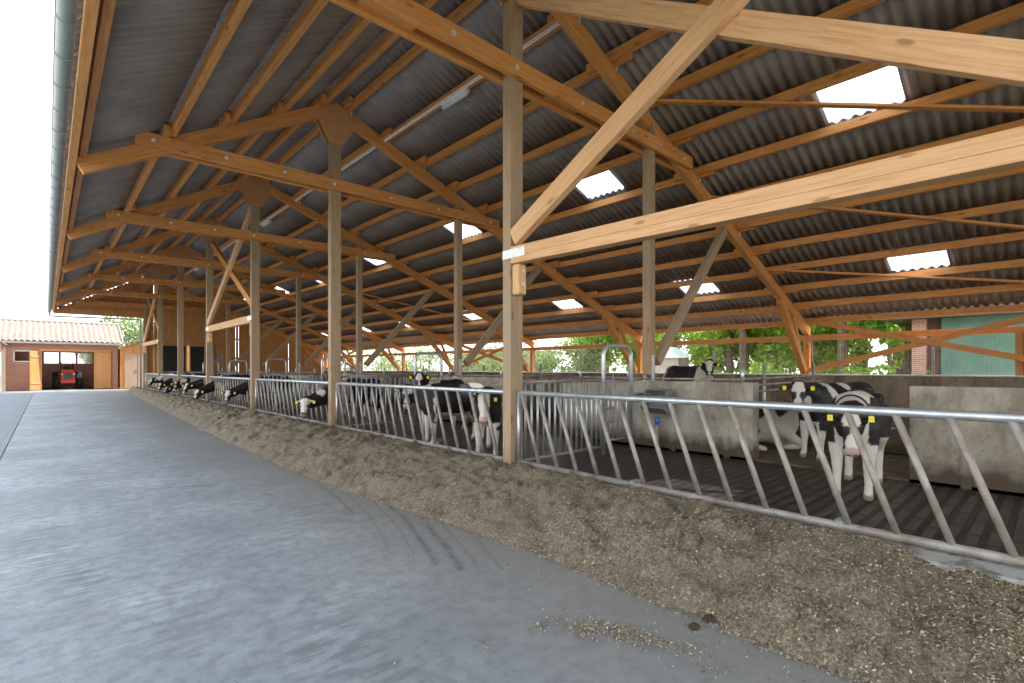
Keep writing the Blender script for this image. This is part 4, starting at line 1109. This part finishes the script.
g.tube([(tx - .35, ty + 2.2, 1.95), (tx + .35, ty + 2.2, 1.95)], .025, 8); g.build('roll_bar', 'black_plastic', t)

# timber shed right of the garage
t = empty('timber_shed', (5.2, BY - 1.2, 0), 'pale sunlit board shed with sloping roof between the garage and barn', 'shed')
sy = BY - 1.2
g = MB(); x = 3.95
while x < 8.4:
    g.box((x, sy, 0), (x + .142, sy + .03, 3.05 + (x - 3.9) * .38)); x += .148
g.build('board_wall', 'pine_boards', t)
for k, (xa, xb) in enumerate(((4.22, 4.95), (4.99, 5.75))):
    g = MB(); g.box((xa, sy - .05, .05), (xb, sy - .005, 2.55)); dd = g.build('door_leaf', 'pale_boards', t)
    g = MB(); g.box((xb - .1, sy - .08, 1.2), (xb - .06, sy - .05, 1.4)); g.build('handle', 'black_plastic', dd)
g = MB(); g.beam((3.8, sy + 1.2, 3.17), (8.5, sy + 1.2, 4.95), 3.0, .10); g.build('roof', 'roof_verge', t)
g = MB(); g.box((3.95, sy + .03, 0), (8.4, sy + 2.6, .05)); g.box((8.35, sy + .03, 0), (8.4, sy + 2.6, 4.7)); g.box((3.95, sy + 2.55, 0), (8.4, sy + 2.6, 3.0)); g.build('rear_walls', 'pine_boards', t)
# left outbuilding: only its porch corner is in the picture
t = empty('outbuilding', (-3.3, 45, 0), 'corner of a low timber outbuilding at the left picture edge', 'building')
g = MB(); g.box((-5.2, 44.5, 0), (-2.02, 44.7, 2.7)); g.box((-2.95, 44.7, 0), (-2.75, 47.3, 2.7)); g.build('wall', 'render_pale', t)
g = MB(); g.beam((-1.68, 44.0, 2.86), (-3.9, 44.0, 4.35), .20, .14); g.build('verge_board', 'dark_timber', t)
g = MB(); g.beam((-1.75, 45.6, 2.95), (-4.0, 45.6, 4.42), 4.0, .08); g.build('roof', 'roof_tile', t)
g = MB(); g.box((-1.98, 44.2, 0), (-1.86, 44.32, 2.8)); g.build('porch_post', 'pine_post', t)
g = MB(); g.box((-2.4, 44.40, 1.0), (-2.05, 44.46, 2.5)); g.build('window_frame', 'white_plastic', t)

# ---------------------------------------------------------------- trees
def crown_mesh(name, n_, rx, rz_, zc, size, seed, mat, clumps=26):
    r = np.random.default_rng(seed)
    cc = r.normal(0, 1, (clumps, 3)); cc /= np.linalg.norm(cc, axis=1)[:, None]; cc *= r.uniform(.25, .95, clumps)[:, None]
    k = r.integers(0, clumps, n_); q = r.normal(0, 1, (n_, 3)); q /= np.linalg.norm(q, axis=1)[:, None]
    P = cc[k] + q * (r.uniform(.4, 1, n_) ** .6 * .34)[:, None]
    P *= np.array([rx, rx, rz_]); P[:, 2] += zc
    a = r.normal(0, 1, (n_, 3)); a /= np.linalg.norm(a, axis=1)[:, None]; b = np.cross(a, r.normal(0, 1, (n_, 3))); b /= np.linalg.norm(b, axis=1)[:, None]
    s = size * r.uniform(.6, 1.4, n_)[:, None]
    Q = np.stack([P - a * s, P - b * s * .6, P + a * s, P + b * s * .6], 1).reshape(-1, 3)
    return numpy_mesh(name, Q, np.arange(4 * n_).reshape(-1, 4), mat)
def trunk(h, r, seed):
    rr = random.Random(seed); pts = []; rs = []
    for k in range(9):
        f = k / 8; pts.append((rr.uniform(-.06, .06) * h * .12, rr.uniform(-.06, .06) * h * .12, f * h - .1)); rs.append(r * (1.25 if k == 0 else 1 - .55 * f))
    g = MB(); g.tube(pts, rs, 10)
    for k in range(5):
        z = h * (.45 + .1 * k); a = rr.uniform(0, 2 * PI)
        g.tube([(0, 0, z), (math.cos(a) * .5, math.sin(a) * .5, z + .35), (math.cos(a) * 1.1, math.sin(a) * 1.1, z + .9)], [r * .4, r * .25, r * .1], 6)
    return g
protos = []
for k, (h, r, rx, rz_, zc, sz, nn, mat) in enumerate(((9, .20, 2.6, 3.6, 5.6, .16, 3600, 'leaf_fresh'), (11, .26, 2.8, 4.2, 7.2, .18, 3200, 'leaf_dark'), (7, .11, 2.4, 2.6, 3.0, .13, 4600, 'leaf_fresh'))):
    t = empty('woodland_tree', (0, 0, -.1)); g = trunk(h, r, k); tr = g.build('trunk', 'bark', smooth=True); tr.parent = t
    cr = crown_mesh('crown', nn, rx, rz_, zc, sz, k, mat); cr.parent = t; protos.append(t)
def copy_tree(o):
    c = o.copy(); COL.objects.link(c)
    for ch in list(o.children):
        q = ch.copy(); COL.objects.link(q); q.parent = c
    return c
rt = random.Random(12)
used = set(); KIND = ['tall fresh green', 'tall dark green', 'smaller bright green']
spots = []
for (x, y) in [(24.5, 1.9), (27, 4.2), (30, 3.0), (25.5, 6.3), (31, 6.8), (28, 8.6), (26, 10.8), (34, 9.5), (30, 12.2), (28.5, 12.6), (37, 13), (33, 16), (29, 18.5), (39, 18), (44, 12), (42, 7), (48, 20), (36, 4.2), (45, 3.5), (52, 9), (34, 22), (40, 25), (50, 28), (57, 16), (38, 1.8), (50, 1.4), (60, 5), (62, 24), (46, 34), (56, 36), (66, 12), (38.5, 9.8), (47, 15.5), (54, 12.5), (48.5, 6.2), (29.5, 22.5), (36, 28), (68, 18), (70, 26)]:
    spots.append((x, y))
for n_, (x, y) in enumerate(spots):
    k = n_ % 3; o = protos[k] if k not in used else copy_tree(protos[k]); used.add(k)
    o.location = (x, y, -.1); o.rotation_euler = (0, 0, rt.uniform(0, 6)); s = rt.uniform(.85, 1.25); o.scale = (s, s, s)
    row = 'front' if x < 29 else 'middle' if x < 40 else 'back'
    tag(o, '%s tree in the %s part of the wood seen through the wire mesh' % (KIND[k], row), 'tree', '%s trees in the %s of the wood' % (KIND[k], row))
# undergrowth and bushes
def bush(x, y, rx, rz_, seed, mat, label, group=None, n_=2600, sz=.09):
    t = empty('leafy_bush', (x, y, 0)); tag(t, label, 'bush', group)
    c = crown_mesh('foliage', n_, rx, rz_, rz_ * .95, sz, seed, mat, 18); c.parent = t
    g = MB()
    for q in range(5):
        a = q * 1.3; g.tube([(0, 0, -.1), (math.cos(a) * rx * .3, math.sin(a) * rx * .3, rz_), (math.cos(a) * rx * .5, math.sin(a) * rx * .5, rz_ * 1.5)], [.04, .03, .01], 6)
    s = g.build('stem', 'bark'); s.parent = t
for k, (x, y, rx, rz_) in enumerate(((22.5, 5.2, 1.5, .8), (23.0, 8.3, 1.7, .9), (23.5, 11.5, 1.9, .8), (24.6, 3.6, 1.1, .7), (30, 17, 2.2, 1.1), (35, 21, 2.5, 1.2))):
    bush(x, y, rx, rz_, 40 + k, 'leaf_fresh', 'low green undergrowth at the wood edge beyond the mesh, %s from the right' % ['first', 'second', 'third', 'fourth', 'fifth', 'sixth'][[3, 0, 1, 2, 4, 5].index(k)] , 'undergrowth at the wood edge')
for k, (x, y, rx, rz_) in enumerate(((27, 22, 2.0, 1.9), (27.5, 26, 2.2, 1.7), (26.5, 30.5, 2.3, 1.8), (28, 36, 2.4, 1.9), (27, 42, 2.6, 2.0), (28, 49, 2.6, 2.0), (27, 57, 3.0, 2.1))):
    bush(x, y, rx, rz_, 60 + k, 'leaf_pale', 'pale green garden bush beyond the mesh, %s from the right' % ORD[k].replace('nearest', 'first'), 'pale garden bushes', sz=.10)
for k, (x, y, rx, rz_) in enumerate(((6.5, 56, 2.6, 3.3), (3.6, 58, 2.2, 3.3), (9.4, 60, 3.2, 3.6), (-6, 66, 3, 2.6))):
    bush(x, y, rx, rz_, 80 + k, 'leaf_pale', ['round pale green tree top behind the board shed', 'green tree top showing above the garage ridge', 'tall tree behind the barn corner', 'low tree far left behind the garage roof'][k], None, 4200, .13)

# green building, brick pier, hut and house beyond the mesh
t = empty('green_building', (25, 1.5, 0), 'green rendered building with a dark recess beyond the mesh at the right', 'building')
g = MB(); g.box((24.2, .2, 0), (27, 2.85, 3.35)); g.build('wall', 'render_green', t)
g = MB(); g.box((23.6, -.3, 3.36), (27.5, 4.6, 3.50)); g.build('roof', 'dark_timber', t)
g = MB(); g.box((24.5, 2.85, 0), (27, 3.28, 3.35)); g.build('recess', 'dark_timber', t)  # dark block fills the gap; its shade is put into the colour
g = MB(); g.box((24.1, 3.28, 0), (24.6, 3.7, 3.35)); g.build('brick_pier', 'red_brick_side', t)
t = empty('pale_hut', (27, 15.9, 0), 'small grey block hut with white roof seen behind the inner post', 'hut')
g = MB(); g.box((26.2, 14.45, 0), (27.4, 16.2, 2.1)); g.build('wall', 'render_pink', t)
g = MB(); g.prism([(14.3, 2.1), (16.35, 2.1), (15.3, 2.75)], 26.05, 27.5, 'X'); g.build('roof', 'white_plastic', t)
t = empty('garden_house', (33, 37, 0), 'pale flat roofed house with dark window beyond the mesh', 'house')
g = MB(); g.box((30, 33.0, 0), (36, 39.5, 2.9)); g.build('wall', 'render_pale', t)
g = MB(); g.box((29.5, 32.6, 2.9), (36.5, 39.9, 3.15)); g.build('roof', 'fibre_cement', t)
g = MB(); g.box((29.96, 35.2, 1.0), (30.0, 36.6, 2.2)); g.build('window_pane', 'black_plastic', t)
t = empty('side_door', (17.35, 0.4, 1.33), 'dark reddish framed opening at the right end of the outer wall', 'door')
g = MB(); g.box((17.24, -.68, 1.33), (17.30, .52, 2.36)); g.build('panel', 'dark_timber', t)
g = MB(); g.box((17.18, .52, 1.33), (17.30, .66, 2.36)); g.build('frame', 'pine_boards', t)
